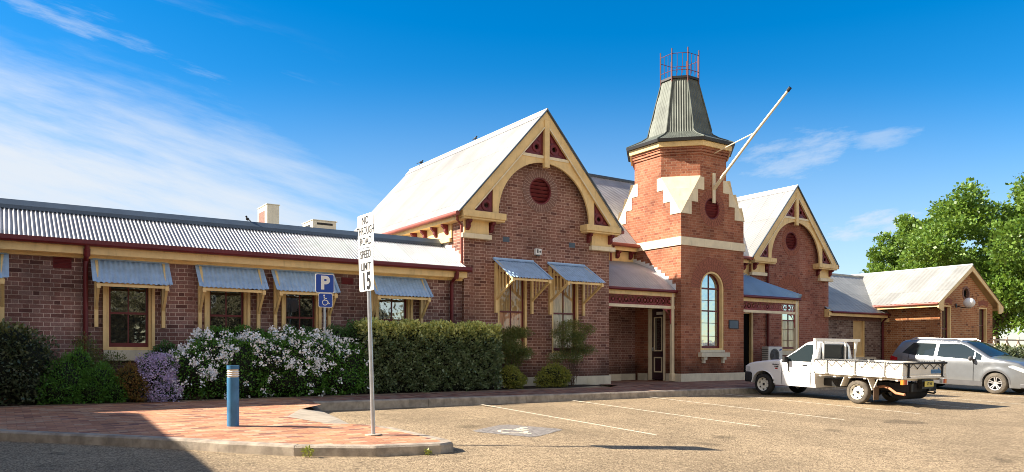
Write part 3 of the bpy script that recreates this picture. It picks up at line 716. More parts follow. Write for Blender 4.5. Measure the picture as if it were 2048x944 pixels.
# ---- the long wing
holes = [(-8.40, -7.53), (-6.44, -5.57), (-4.76, -3.92), (-2.44, -1.52), (-11.2, -10.4)]
mb = MB(); mb.prism(rect(-14.0, -.001, -.3, 3.05), FY(.1), 0, .3, [rect(a, b_, 1.0, 2.42) for a, b_ in holes]); B(mb, 'wing_wall', 'brick_wing')
panes = ['glass', 'glass', 'glass', 'glass_sky', 'glass']
for (a, b_), p in zip(holes, panes):
    wn_ = window(ST, a, b_, 1.0, 2.42, .1, p, bars=(), rail=.54, rec=.13); sill(wn_, a - .04, b_ + .04, .78, .995, .1, 'footing', .05)
    for xa in (a - .05, b_ - .012): mb = MB(); mb.box(xa, xa + .062, .05, .095, 1.0, 2.44); B(mb, 'architrave', 'cream', wn_)
mb = MB(); mb.box(-14.0, -.02, -.20, -.17, 2.90, 3.06); mb.box(-14, -.02, -.17, .098, 2.93, 2.95); B(mb, 'fascia', 'cream')
mb = MB(); mb.box(-14, -.03, .03, .098, 2.84, 2.92); mb.box(-14, -.03, -.03, .098, 2.89, 2.93); B(mb, 'bed_mould', 'cream')
mb = MB(); mb.prism([(-.33, 3.17), (-.335, 3.09), (-.31, 3.055), (-.22, 3.05), (-.203, 3.07), (-.203, 3.15), (-.215, 3.15), (-.22, 3.075), (-.30, 3.075), (-.32, 3.17)], lambda u, v, d: (-14 + d, u, v), 0, 14.06)
B(mb, 'gutter', 'maroon')
S = (.79) / (1.55)
corr((-14.0, -.04), lambda u: (u, -.28, 3.135), lambda u: (u, 1.25, 3.96), (0, -.48, .88), ST, 'zinc', amp=.020, seg=8)
mb = MB(); mb.prism([(1.05, 3.875), (1.08, 3.955), (1.24, 4.09), (1.32, 4.09), (1.34, 3.8), (1.2, 3.8)], lambda u, v, d: (-14 + d, u, v), 0, 13.94); B(mb, 'ridge_cap', 'ridge_blue')
mb = MB(); mb.box(-14, -.04, 1.3, 7.5, 3.78, 3.82); B(mb, 'flat_roof', 'zinc_old')
for x in (-8.76, -.36):
    mb = MB(); mb.tube([(x, -.27, 3.06), (x, -.26, 2.96), (x, .02, 2.78), (x, .02, -.05)], .047, 12)
    mb.tube([(x, -.25, 3.0), (x, -.20, 2.86)], .062, 12); B(mb, 'downpipe', 'maroon', smooth=True)
for x0_, x1_, za, zb_ in ((-9.32, -9.0, 2.62, 2.87), (-3.36, -3.06, 2.60, 2.76)):
    mb = MB(); mb.box(x0_, x1_, .085, .11, za, zb_)
    n_ = int((zb_ - za) / .028)
    for i in range(n_): mb.bar((x0_ + .01, .078, za + .02 + i * .028), (x1_ - .01, .078, za + .02 + i * .028), .022, .008, up=(0, -.6, .8))
    B(mb, 'wall_vent', 'maroon_dull')
def awning(x0, x1, zt, zb_, proj, yw, legz, blue=True, slats=4):
    yf = yw - proj
    nrm = Vector((0, -(zt - zb_), proj)).normalized()
    e_ = .045
    sh = corr((x0 - e_, x1 + e_), lambda u: (u, yf, zb_), lambda u: (u, yw - .02, zt), nrm, ST, 'awning_zinc', name='awning', amp=.013, pitch=.095)
    d = Vector((0, yf - yw, zb_ - zt)).normalized()
    mb = MB()
    mb.bar((x0 - e_, yw - .05, zt + .008), (x1 + e_, yw - .05, zt + .008), .13, .006, up=nrm)
    for x in (x0 - e_, x1 + e_): mb.bar((x, yw - .02, zt + .012), (x, yf - .01, zb_ + .012), .06, .008, up=nrm)
    mb.box(x0 - e_, x1 + e_, yw - .03, yw - .003, zt, zt + .05)
    B(mb, 'flashing', 'awning_zinc', sh)
    mb = MB(); mb.box(x0 - .01, x1 + .01, yf + .03, yf + .075, zb_ - .075, zb_ - .02); B(mb, 'front_rail', 'cream', sh)
    for x in (x0 + .03, x1 - .03):
        mb = MB(); mb.box(x - .035, x + .035, yw - .075, yw - .003, legz, zt - .08)
        mb.bar((x, yw - .04, zt - .045), (x, yf + .03, zb_ - .04), .05, .06)
        zl = legz + .36; mb.bar((x, yw - .05, zl), (x, yf + .05, zb_ - .075), .05, .055)
        mb.box(x - .035, x + .035, yf + .0, yf + .08, zb_ - .115, zb_ - .03)
        for i in range(1, slats + 1):
            t = i / (slats + 1); y = yw - .07 + (yf + .05 - yw + .07) * t
            za = zl + (zb_ - .075 - zl) * (yw - .05 - y) / (yw - .05 - yf - .05); zc = zt - .05 + (zb_ - .04 - zt + .045) * (yw - .04 - y) / (yw - .04 - yf - .03)
            if zc - za > .06: mb.box(x - .012, x + .012, y - .018, y + .018, za, zc)
        B(mb, 'side_frame', 'cream', sh)
    return sh
for a, b_ in ((-8.60, -7.29), (-6.62, -5.31), (-4.99, -3.65), (-2.62, -1.20), (-11.43, -10.12)):
    awning(a, b_, 2.86, 2.34, .50, .1, 1.47, slats=3)
awning(.95, 2.20, 3.48, 2.93, .90, 0.0, 2.03)
awning(2.78, 4.06, 3.48, 2.93, .90, 0.0, 2.03)
# side face of the near gable over the wing roof: stepped flashing and slanting pipe
mb = MB(); st = [(1.2, 4.0)]
n_ = 6
for i in range(n_):
    y = 1.2 - (1.2 - .1) * (i + 1) / n_; z = 3.96 - .83 * (1.25 - y - .18) / 1.53
    st += [(y + .18, z + .14), (y, z + .14)]
st += [(.1, 3.32), (1.2, 3.90)]
mb.prism(st, lambda u, v, d: (-.012 + d, u, v), 0, .01); B(mb, 'stepped_flashing', 'white')
mb = MB(); mb.tube([(-.30, -.12, 4.56), (-.26, -.1, 4.42), (-.12, -.07, 4.30), (-.10, -.05, 3.30)], .036, 10); B(mb, 'downpipe', 'rust_red', smooth=True)

# ---- main block between the gables
mb = MB(); mb.box(5.05, 14.25, 2.3, 2.6, 0, 4.5); mb.box(2.5, 16.8, 7.9, 8.2, 0, 4.6); B(mb, 'main_wall', 'brick_tower')
def mroof(u):
    zg = 7.72 - SL * (abs(u - 2.53) if u < 9.6 else abs(16.78 - u)) - .12; t = max(0.0, (zg - 4.62) / 3.06) if zg > 4.62 else 0.0
    return (u, 1.95 + 3.05 * t, 4.62 + 3.06 * t)
corr((2.75, 16.5), mroof, lambda u: (u, 5.0, 7.68), (0, -1, 1), ST, 'zinc')
mb = MB(); mb.add([(2.6, 5.0, 7.67), (16.6, 5.0, 7.67), (16.6, 8.3, 4.5), (2.6, 8.3, 4.5)], [(0, 1, 2, 3)]); B(mb, 'roof_sheet', 'zinc')
mb = MB(); mb.tube([(2.6, 5.0, 7.70), (16.6, 5.0, 7.70)], .07, 8); B(mb, 'ridge_cap', 'ridge_blue')
mb = MB(); mb.tube([(5.3, 1.9, 4.60), (14.2, 1.9, 4.60)], .065, 10); B(mb, 'gutter', 'rust_red', smooth=True)
mb = MB(); mb.box(5.06, 14.2, 2.0, 2.03, 4.42, 4.56); mb.box(5.06, 14.24, 2.22, 2.298, 4.0, 4.42); mb.box(5.06, 14.24, 2.16, 2.298, 3.93, 4.03); B(mb, 'frieze_board', 'cream')
for x in (5.6, 6.5, 7.35, 7.95, 11.5, 12.3, 13.1, 13.9): mb = MB(); scroll(mb, x - .06, x + .06, 4.42, 2.22, .9); B(mb, 'eaves_bracket', 'maroon_dull')
mb = MB(); mb.tube([(7.0, 1.95, 4.56), (7.0, 2.12, 4.4), (7.0, 2.12, 3.9)], .04, 8); mb.box(6.85, 7.15, 1.95, 2.1, 3.93, 4.0); B(mb, 'downpipe', 'rust_red', smooth=True)

# ---- entrance porches beside the tower
def lace(name, x0, x1, z0, z1, y, cell=.262):
    mb = MB(); n = max(1, round((x1 - x0) / cell)); c = (x1 - x0) / n; zc = (z0 + z1) / 2; h = (z1 - z0) / 2; W_ = .011
    mb.box(x0, x1, y - .006, y + .006, z0, z0 + .02); mb.box(x0, x1, y - .006, y + .006, z1 - .02, z1); mb.box(x0, x1, y - .004, y + .004, z0 + .05, z0 + .06)
    for i in range(n):
        xc = x0 + (i + .5) * c; a, b_ = xc - c / 2, xc + c / 2
        mb.box(a - .006, a + .006, y - .007, y + .007, z0, z1)
        for p, q in (((a, z0), (b_, z1)), ((a, z1), (b_, z0))): mb.bar((p[0], y, p[1]), (q[0], y, q[1]), W_, W_)
        mb.prism(circle(xc, zc, .036, 10), FY(y - .012), 0, .02)
        for R_ in (.115,):
            mb.prism(circle(xc, zc, R_ * min(1, h / .13), 18), FY(y - .006), 0, .012, [circle(xc, zc, (R_ - .012) * min(1, h / .13), 18)])
        for k_ in range(3):
            xx = a + c * (k_ + .5) / 3; mb.prism(circle(xx, z0 + .035, .022, 8), FY(y - .005), 0, .01, [circle(xx, z0 + .035, .012, 8)])
    return mb.build(name, 'maroon_lace', ST)
M['maroon_lace'] = plain('maroon_lace', (.30, .055, .06), .5, var=.15)
def porch(x0, x1, postx, cut=None):
    bul = lambda t: (0, -.10 * sin(pi * t), .13 * sin(pi * t))
    top = (lambda u: (u, 2.28, 4.10)) if cut is None else (lambda u: (u, 2.28 if u < cut else 2.28 - (u - cut) * 2.06 / (x1 + .1 - cut), 4.10 if u < cut else 4.10 - (u - cut) * 1.13 / (x1 + .1 - cut)))
    corr((x0, x1 + (.0 if cut is None else .08)), lambda u: (u, .22, 2.97), top, (0, -.48, .88), ST, 'zinc_blue' if cut else 'zinc', rows=8, prof=bul)
    if cut:
        mb = MB(); mb.bar((cut, 2.2, 4.17), (x1 + .1, .24, 3.0), .12, .02); B(mb, 'hip_cap', 'zinc_blue')
        mb = MB(); mb.add([(cut, 2.27, 4.08), (x1 + .05, .26, 2.97), (x1 + .05, 2.2, 2.97), (x1 - .4, 2.27, 3.4)], [(0, 1, 2, 3)]); B(mb, 'roof_sheet', 'zinc_blue')
    mb = MB(); mb.tube([(x0, .17, 2.93), (x1, .17, 2.93)], .052, 10); B(mb, 'gutter', 'maroon', smooth=True)
    mb = MB(); mb.box(x0, x1, .24, .34, 2.76, 2.90); B(mb, 'porch_beam', 'cream')
    mb = MB(); mb.box(x0, x1, .26, .33, 2.37, 2.46); B(mb, 'porch_rail', 'cream_pale')
    lace('lace_frieze', x0, postx, 2.46, 2.76, .29)
    mb = MB(); mb.box(postx - .055, postx + .055, .235, .345, .25, 2.95); mb.box(postx - .075, postx + .075, .215, .365, .02, .27); B(mb, 'porch_post', 'cream_pale', bevel=.012)
    for xx, sg in ((x0, 1), (postx - .055, -1)):
        mb = MB(); o_ = [(xx, 2.37), (xx + sg * .42, 2.37)] + [(xx + sg * (.42 - .40 * sin(radians(t))), 2.37 - .02 - .46 * (1 - cos(radians(t)))) for t in range(0, 91, 15)] + [(xx, 1.86)]
        if sg > 0: hl = [(xx + .03, 2.33), (xx + .20, 2.33), (xx + .12, 2.2), (xx + .05, 2.1)]
        else: hl = [(xx - .03, 2.33), (xx - .20, 2.33), (xx - .12, 2.2), (xx - .05, 2.1)]
        mb.prism(o_, FY(.28), 0, .02, [hl]); B(mb, 'corner_bracket', 'maroon_lace')
    # ceiling lining
    mb = MB(); mb.box(x0, x1, .36, 2.28, 2.80, 2.83); B(mb, 'porch_ceiling', 'soffit')
porch(5.06, 8.12, 8.02)
porch(11.21, 14.62, 14.5, cut=13.3)
# porch back walls
mb = MB(); mb.box(5.06, 7.2, 1.9, 2.29, 0, 2.9); mb.box(7.2, 8.13, 2.14, 2.29, 0, 2.9); B(mb, 'porch_wall', 'brick_gable')
mb = MB(); mb.box(5.1, 7.23, 1.86, 1.9, 0, .22); mb.box(7.24, 8.1, 2.10, 2.14, 0, .22); B(mb, 'footing', 'footing')
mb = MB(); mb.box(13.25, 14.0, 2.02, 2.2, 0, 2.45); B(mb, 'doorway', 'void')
mb = MB(); mb.box(14.0, 14.1, 1.9, 2.28, 0, 2.5); mb.box(13.2, 14.1, 1.98, 2.2, 2.45, 2.55); B(mb, 'door_frame', 'cream')
mb = MB(); mb.tube([(15.16, 1.98, 4.5), (15.16, 2.02, 4.3), (15.16, 2.02, 0)], .055, 10); B(mb, 'downpipe', 'maroon', smooth=True)
# stepped flashing on the tower's west side
mb = MB(); st = []; n_ = 11
def py_(t): y = .22 + 2.06 * t - .10 * sin(pi * t); return y, 2.97 + 1.13 * t + .13 * sin(pi * t)
for i in range(n_):
    y0_, z0_ = py_(i / n_); y1_, z1_ = py_((i + 1) / n_); st += [(y0_, z1_ + .09), (y1_, z1_ + .09)]
low = [py_(i / n_) for i in range(n_ + 1)]
mb.prism(st + [(a, b_ - .02) for a, b_ in reversed(low)], lambda u, v, d: (8.13 - .016 + d, u, v), 0, .012); B(mb, 'stepped_flashing', 'white')

# ---- tower
TX, TY, TH = 9.665, 1.535, 1.535
T22 = math.tan(radians(22.5))
def octv(h, z, cx=TX, cy=TY):
    a = h * T22; return [(cx + x, cy + y, z) for x, y in ((-a, -h), (a, -h), (h, -a), (h, a), (a, h), (-a, h), (-h, a), (-h, -a))]
mb = MB()
sq = lambda z: [(TX - TH, TY - TH, z), (TX + TH, TY - TH, z), (TX + TH, TY + TH, z), (TX - TH, TY + TH, z)]
DY0, DY1 = .70, 1.50    # doorway in the west side
# south wall with arched window, round vent and the sloped shoulders
a_ = TH * T22
so_ = [(TX - TH, -.3), (TX + TH, -.3), (TX + TH, 5.48), (TX + a_, 6.77), (TX + a_, 7.75), (TX - a_, 7.75), (TX - a_, 6.77), (TX - TH, 5.48)]
mb.prism(so_, FY(0.0), 0, .3, [archtop(9.04, 10.18, 1.03, 3.66), circle(TX - .06, 5.76, .36, 32)])
we_ = [(.3, -.3), (2.77, -.3), (2.77, 5.91), (TY + a_, 6.77), (TY + a_, 7.75), (TY - a_, 7.75), (TY - a_, 6.77), (.3, 5.91)]
mb.prism([(p[0], p[1]) for p in we_], FX(TX - TH), 0, .02, [rect(DY0, DY1, .02, 2.5)])
mb.prism(we_, FX(TX + TH - .3), 0, .3); mb.prism(so_, FY(2 * TH - .3), 0, .3)
# inner leaf of the west wall
mb.prism([(.301, -.3), (2.769, -.3), (2.769, 5.2), (TY + a_, 6.6), (TY + a_, 7.7), (TY - a_, 7.7), (TY - a_, 6.6), (.301, 5.2)], FX(TX - TH + .02), 0, .28, [rect(DY0, DY1, .02, 2.5)])
oc = octv(TH, 6.77); oc2 = octv(TH, 7.75)
for i, j in ((7, 0), (1, 2), (3, 4), (5, 6)): mb.add([oc[i], oc[j], oc2[j], oc2[i]], [(0, 1, 2, 3)])
TW = B(mb, 'tower_wall', 'brick_tower', fixn=True)
mb = MB()
crn = sq(5.48); pair = {0: (7, 0), 1: (1, 2), 2: (3, 4), 3: (5, 6)}
for c_ in range(4):
    mb = MB(); i, j = pair[c_]; A = Vector(crn[c_]); P1 = Vector(oc[i]); P2 = Vector(oc[j]); outw = (A - Vector((TX, TY, 5.48))); outw.z = 0; outw.normalize()
    for s_ in range(3):
        t0, t1 = s_ / 3, (s_ + 1) / 3; pr = .035 + .0 * s_
        q = [A.lerp(P1, t0) + outw * pr, A.lerp(P2, t0) + outw * pr, A.lerp(P2, t1) + outw * (pr + .10), A.lerp(P1, t1) + outw * (pr + .10)]
        inn = [p - outw * .2 for p in q]
        mb.add([tuple(p) for p in q + inn], [(0, 1, 2, 3), (4, 7, 6, 5), (0, 4, 5, 1), (1, 5, 6, 2), (2, 6, 7, 3), (3, 7, 4, 0)])
    # stepped returns on the two faces beside the slope
    for P_ in (P1, P2):
        hor = Vector((P_.x - A.x, P_.y - A.y, 0)); L_ = hor.length; hor.normalize()
        nrm_ = Vector((0, -1, 0)) if abs(hor.x) > .5 and A.y < TY else Vector((0, 1, 0)) if abs(hor.x) > .5 else Vector((-1, 0, 0)) if A.x < TX else Vector((1, 0, 0))
        for s_ in range(3):
            t0, t1 = s_ / 3, (s_ + 1) / 3; z0_, z1_ = 5.48 + 1.29 * t0, 5.48 + 1.29 * t1
            xin = L_ * t1 + .17
            pl = [(L_ * t0 - .03, z0_), (xin, z0_), (xin, z1_ - .004), (L_ * t1 - .03, z1_ - .004)]
            base = Vector((A.x, A.y, 0))
            mb.prism(pl, lambda u, v, d: tuple(base + hor * u + nrm_ * d + Vector((0, 0, v))), -.05, .022)
    B(mb, 'shoulder_stone', 'cream_pale', TW)
mb = MB(); mb.add([(x, y, z) for z in (4.44, 4.71) for x, y, _ in [(TX - TH - .045, TY - TH - .045, 0), (TX + TH + .045, TY - TH - .045, 0), (TX + TH + .045, TY + TH + .045, 0), (TX - TH - .045, TY + TH + .045, 0)]], [(0, 1, 5, 4), (1, 2, 6, 5), (2, 3, 7, 6), (3, 0, 4, 7), (0, 3, 2, 1), (4, 5, 6, 7)])
B(mb, 'string_course', 'cream_pale', TW)
voussoirs(TW, TX - .06, 5.76, .365, .62, 0, 360, 34, 0.0, name='brick_ring'); louvre(TW, TX - .06, 5.76, .36, 0.0, 8)
voussoirs(TW, 9.61, 3.09, .575, 1.03, 0, 180, 23, 0.0)
w5 = window(ST, 9.04, 10.18, 1.03, 3.66, 0.0, 'glass_sky', arch=True, bars=(1.50, 1.94, 2.70), rail=.5, rec=.16)
mb = MB(); mb.box(9.02, 10.2, -.04, .1, .955, 1.03); mb.box(8.93, 10.32, -.16, .1, .80, .95); B(mb, 'sill', 'footing', w5, bevel=.01)
for x in (9.08, 10.02): mb = MB(); mb.box(x, x + .15, -.13, 0, .71, .80); mb.box(x + .02, x + .12, -.08, 0, .60, .71); B(mb, 'sill_bracket', 'footing', w5)
mb = MB(); mb.box(TX - TH - .05, TX + TH + .05, -.05, .02, -.3, .26); mb.box(TX - TH - .05, TX - TH + .0, .02, DY0 - .05, -.3, .26); mb.box(TX - TH - .03, TX - TH, DY1 + .03, 2.0, -.3, .24); B(mb, 'footing', 'footing', TW, bevel=.012)
# corbelled cornice
mb = MB()
for k_, (h, za, zb_) in enumerate(((TH + .035, 7.52, 7.59), (TH + .07, 7.60, 7.68), (TH + .10, 7.69, 7.76))):
    v = octv(h, za) + octv(h, zb_); mb.add(v, [tuple(range(8)), tuple(range(8, 16))] + [(i, (i + 1) % 8, 8 + (i + 1) % 8, 8 + i) for i in range(8)])
B(mb, 'corbel_course', 'brick_tower', TW)
mb = MB(); v = octv(TH + .17, 7.765) + octv(TH + .19, 7.92); mb.add(v, [tuple(range(8)), tuple(range(8, 16))] + [(i, (i + 1) % 8, 8 + (i + 1) % 8, 8 + i) for i in range(8)]); B(mb, 'cornice', 'cream', TW)
mb = MB(); v = octv(TH + .27, 7.925) + octv(TH + .29, 8.02); mb.add(v, [tuple(range(8)), tuple(range(8, 16))] + [(i, (i + 1) % 8, 8 + (i + 1) % 8, 8 + i) for i in range(8)]); B(mb, 'eaves_gutter', 'dark_trim', TW)
# spire: eight corrugated faces with a flared skirt
levels = [(TH + .26, 8.03), (1.3, 8.27), (1.09, 8.42)] + [(1.09 - .49 * i / 12, 8.42 + 2.0 * i / 12) for i in range(1, 13)]
mb = MB(); seg = 110
for f_ in range(8):
    rows = []
    for h, z in levels:
        o_ = octv(h, z); A = Vector(o_[f_]); B_ = Vector(o_[(f_ + 1) % 8]); mid_ = (A + B_) / 2 - Vector((TX, TY, z)); nn = Vector((mid_.x, mid_.y, 0)).normalized()
        W0 = 1.0; pitch = .05 if h > 1.2 else .05
        row = []
        for i in range(seg + 1):
            t = i / seg; ww_ = (B_ - A).length; cyc = 15
            p = A.lerp(B_, t) + nn * .008 * sin(2 * pi * (t - .5) * ww_ / .082); row.append(tuple(p))
        rows.append(row)
    mb.grid(rows)
SP = B(mb, 'spire_roof', 'copper_green', TW, smooth=30)
mb = MB()
for f_ in range(8):
    pts = [octv(h + .012, z + .008)[f_] for h, z in levels]; mb.tube(pts, .022, 6)
B(mb, 'hip_rolls', 'copper_green', TW)
mb = MB(); v = octv(.66, 10.38) + octv(.66, 10.46); mb.add(v, [tuple(range(8)), tuple(range(8, 16))] + [(i, (i + 1) % 8, 8 + (i + 1) % 8, 8 + i) for i in range(8)]); B(mb, 'spire_cap', 'dark_trim', TW)
mb = MB()
for p in octv(.65, 0): mb.tube([(p[0], p[1], 10.22), (p[0], p[1], 11.42)], .022, 8)
for z in (10.66, 11.24):
    o_ = octv(.65, z); 
    for i in range(8): mb.tube([o_[i], o_[(i + 1) % 8]], .011, 6)
o_ = octv(.65, 10.9)
o_ = octv(.65, 0)
for i in range(8):
    A, B_ = Vector(o_[i]), Vector(o_[(i + 1) % 8])
    for t in (1 / 3, 2 / 3): p = A.lerp(B_, t); mb.tube([(p.x, p.y, 10.55), (p.x, p.y, 11.24)], .009, 5)
M['rust_dark'] = plain('rust_dark', (.13, .035, .03), .6, var=.2); B(mb, 'crown_railing', 'rust_dark', TW)
# flagstaff
mb = MB(); mb.tube([(9.66, -.03, 6.45), (9.66, -1.65, 7.86), (9.66, -2.92, 8.90)], [.052, .045, .038], 10); fp = B(mb, 'flagstaff', 'cream_pale', smooth=True)
mb = MB(); mb.tube([(9.66, -2.90, 8.885), (9.66, -3.0, 8.97)], [.055, .055], 10); B(mb, 'finial', 'dark_trim', fp)
mb = MB(); mb.box(9.60, 9.72, -.05, 0, 5.95, 6.95); mb.bar((9.66, -.02, 6.4), (9.66, -.5, 6.86), .13, .05); B(mb, 'bracket', 'cream_pale', fp)
mb = MB(); mb.tube([(9.66, 0, 7.60), (9.66, -.4, 7.68), (9.66, -1.60, 7.90)], .02, 8); B(mb, 'stay', 'cream_pale', fp)
# side door under the porch, in the tower's west wall
xw = TX - TH
mb = MB(); mb.box(xw - .02, xw + .26, DY0, DY0 + .09, .02, 2.5); mb.box(xw - .02, xw + .26, DY1 - .06, DY1, .02, 2.5); mb.box(xw - .02, xw + .26, DY0, DY1, 2.42, 2.5)
dr_ = mb.build('door', 'cream_pale', ST)
mb = MB(); yl, yr = DY0 + .09, DY1 - .06
mb.prism(rect(yl, yr, .04, 2.42), lambda u, v, d: (xw + .12 + d, u, v), 0, .05, [rect(yl + .2, yr - .13, 1.02, 2.12)]); B(mb, 'door_leaf', 'door_dark' if 'door_dark' in M else 'dark_trim', dr_)
M['door_dark'] = plain('door_dark', (.045, .018, .026), .4, var=.15)
bpy.data.objects[dr_.name].children[0].data.materials[0] = M['door_dark']
mb = MB(); mb.prism(rect(yl + .17, yr - .10, .99, 2.15), lambda u, v, d: (xw + .10 + d, u, v), 0, .03, [rect(yl + .21, yr - .14, 1.03, 2.11)])
mb.prism(rect(yl + .17, yr - .10, .28, .80), lambda u, v, d: (xw + .10 + d, u, v), 0, .03, [rect(yl + .21, yr - .14, .32, .76)]); B(mb, 'door_moulding', 'cream_pale', dr_)
mb = MB(); mb.prism(rect(yl + .2, yr - .13, 1.02, 2.12), lambda u, v, d: (xw + .15 + d, u, v), 0, .01); B(mb, 'pane', 'glass', dr_)
mb = MB(); mb.box(xw + .07, xw + .12, yr - .09, yr - .05, 1.0, 1.12); mb.ball((xw + .06, yr - .07, 1.07), .022, 6); B(mb, 'handle', 'steel', dr_)
mb = MB(); mb.prism(rect(yl + .14, yr - .22, 2.22, 2.32), lambda u, v, d: (xw + .105 + d, u, v), 0, .01); B(mb, 'notice', 'sign_white', dr_)
setloc(ST)

# ---- low grey brick link and the orange brick end block
LK = empty('link_building', (21.4, 2.2, 0), 'low mottled brown-grey brick link between the far gable and the orange block', 'building')
mb = MB(); mb.prism(rect(19.31, 23.59, -.3, 2.66), FY(2.2), 0, .3, [rect(21.3, 22.2, .74, 2.42)]); mb.build('wall', 'brick_grey', LK)
mb = MB(); 
for i in range(44): mb.box(19.33 + i * .0965, 19.33 + i * .0965 + .085, 2.192, 2.2, 2.36 if i % 2 else 2.37, 2.56)
mb.build('soldier_course', 'brick_grey_plain', LK) if 'brick_grey_plain' in M else mb.build('soldier_course', 'arch_brown', LK)
mb = MB(); mb.prism(rect(21.3, 22.2, .74, 2.42), FY(2.22), 0, .1, [rect(21.36, 22.12, .8, 2.36)]); wv = mb.build('window', 'cream', LK)
mb = MB(); mb.box(21.36, 22.12, 2.30, 2.33, .8, 2.36); mb.build('shutter', 'soffit', wv)
mb = MB(); mb.box(21.1, 22.75, 1.98, 2.2, .52, .73); mb.build('sill', 'footing', wv, bevel=.01)
mb = MB(); mb.box(18.98, 23.8, 1.86, 1.89, 2.52, 2.66); mb.box(18.98, 19.1, 1.88, 2.08, 2.46, 2.8); mb.box(23.50, 23.8, 1.86, 2.2, 2.35, 2.66); mb.build('fascia', 'cream', LK)
mb = MB(); mb.tube([(19.15, 1.82, 2.68), (23.86, 1.82, 2.68)], .05, 8); mb.build('gutter', 'maroon', LK, smooth=True)
mb = MB(); mb.tube([(23.5, 1.85, 2.6), (23.5, 2.12, 2.35), (23.5, 2.12, -.1)], .05, 8); mb.build('downpipe', 'maroon', LK, smooth=True)
corr((19.0, 25.9), lambda u: (u, 1.84, 2.72), lambda u: (u, 4.5, 4.72), (0, -.6, .8), LK, 'zinc_old', pitch=.3, amp=.006, seg=6)
mb = MB(); mb.add([(19, 4.5, 4.71), (26, 4.5, 4.71), (26, 7, 2.9), (19, 7, 2.9)], [(0, 1, 2, 3)]); mb.tube([(19.0, 4.5, 4.74), (25.9, 4.5, 4.74)], .05, 8); mb.build('ridge', 'zinc_old', LK)
setloc(LK)
AX = empty('end_building', (25.95, -.4, 0), 'small orange brick end block with a low gable facing the car park', 'building')
ax0, ax1, ac, ay = 23.6, 28.36, 25.98, -.4
mb = MB(); mb.prism([(ax0, -.4), (ax1, -.4), (ax1, 3.1), (ac, 4.55), (ax0, 3.1)], FY(ay), 0, .3, [rect(23.74, 24.56, .95, 3.02), rect(27.05, 27.87, 1.37, 3.02), circle(25.86, 3.60, .24, 24)])
mb.box(ax0, ax0 + .3, ay + .3, 5.6, -.4, 3.12); mb.box(ax1 - .3, ax1, ay + .3, 5.6, -.4, 3.12)
mb.build('wall', 'brick_orange', AX)
for a, b_, za in ((23.74, 24.56, .95), (27.05, 27.87, 1.37)):
    ww_ = window(AX, a, b_, za, 3.02, ay, 'glass', rec=.16, bars=())
    sill(ww_, a - .25, b_ + .4, za - .2, za - .005, ay, 'footing', .1)
    voussoirs(ww_, (a + b_) / 2, 2.1, 1.03, 1.26, 66, 114, 9, ay, 'arch_brick', 'joint', 'lintel')
mb = MB(); mb.prism(circle(25.86, 3.60, .33, 28), FY(ay - .02), 0, .1, [circle(25.86, 3.60, .235, 28)]); mb.build('vent_ring', 'arch_brown', AX)
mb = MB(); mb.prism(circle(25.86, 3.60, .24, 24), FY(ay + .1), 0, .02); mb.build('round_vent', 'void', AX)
sl_ = .6
zr_, xh = 4.86, 2.92
for sgn in (-1, 1):
    corr((-.66, 5.6), lambda u: (ac + sgn * xh, u, zr_ - sl_ * xh), lambda u: (ac, u, zr_), (sgn * sl_, 0, 1), AX, 'zinc_old', pitch=.19, amp=.008)
    X = lambda t: ac + sgn * t
    mb = MB(); mb.prism([(X(0), zr_ - .02), (X(xh), zr_ - .02 - sl_ * xh), (X(xh + .03), zr_ - .25 - sl_ * xh), (X(xh - .22), zr_ - .36 - sl_ * xh), (X(xh - .42), zr_ - .36 - sl_ * xh), (X(xh - .46), zr_ - .16 - sl_ * (xh - .42)), (X(0), zr_ - .26)], FY(-.63), 0, .05); mb.build('bargeboard', 'cream', AX)
    mb = MB(); mb.add([(X(0), -.6, zr_ - .06), (X(xh), -.6, zr_ - .06 - sl_ * xh), (X(xh), 5.5, zr_ - .06 - sl_ * xh), (X(0), 5.5, zr_ - .06)], [(0, 1, 2, 3)]); mb.build('soffit', 'soffit', AX)
    mb = MB(); xe = X(xh); mb.box(min(xe, xe - sgn * .03), max(xe, xe - sgn * .03), -.6, 5.5, zr_ - .2 - sl_ * xh, zr_ - .07 - sl_ * xh); mb.build('fascia', 'cream', AX)
    mb = MB(); mb.tube([(X(xh + .05), -.62, zr_ - .06 - sl_ * xh), (X(xh + .05), 5.5, zr_ - .06 - sl_ * xh)], .05, 8); mb.build('gutter', 'rust_red', AX, smooth=True)
mb = MB(); mb.tube([(ac, -.64, zr_ + .015), (ac, 5.6, zr_ + .015)], .06, 8); mb.build('ridge_cap', 'zinc', AX)
setloc(AX)
# wing that stands out of frame on the left and shades the corner of the island
OB = empty('brick_outbuilding', (-17, -6, 0), 'flat-roofed brick outbuilding just beyond the left edge, shading the island paving', 'building')
mb = MB(); mb.prism([(-12.0, -.8), (.09, -.8), (.09, 4.2), (-12, 3.50)], FX(-14.0), 0, .3, [rect(-9, -7.8, .9, 2.4), rect(-5, -3.8, .9, 2.4)]); mb.box(-20, -14, -12, -11.7, -.8, 3.50); mb.box(-20, -14, -.2, .09, -.8, 4.18); mb.box(-20, -19.7, -11.7, -.2, -.8, 3.69); mb.build('wall', 'brick_wing', OB)
mb = MB(); mb.prism([(-12.2, 3.50), (.09, 4.2), (.09, 4.32), (-12.2, 3.62)], lambda u, v, d: (-20.2 + d, u, v), 0, 6.4); mb.build('roof', 'zinc_old', OB)
mb = MB(); mb.box(-13.95, -13.9, -9, -7.8, .9, 2.4); mb.box(-13.95, -13.9, -5, -3.8, .9, 2.4); mb.build('window', 'glass', OB)
setloc(OB)
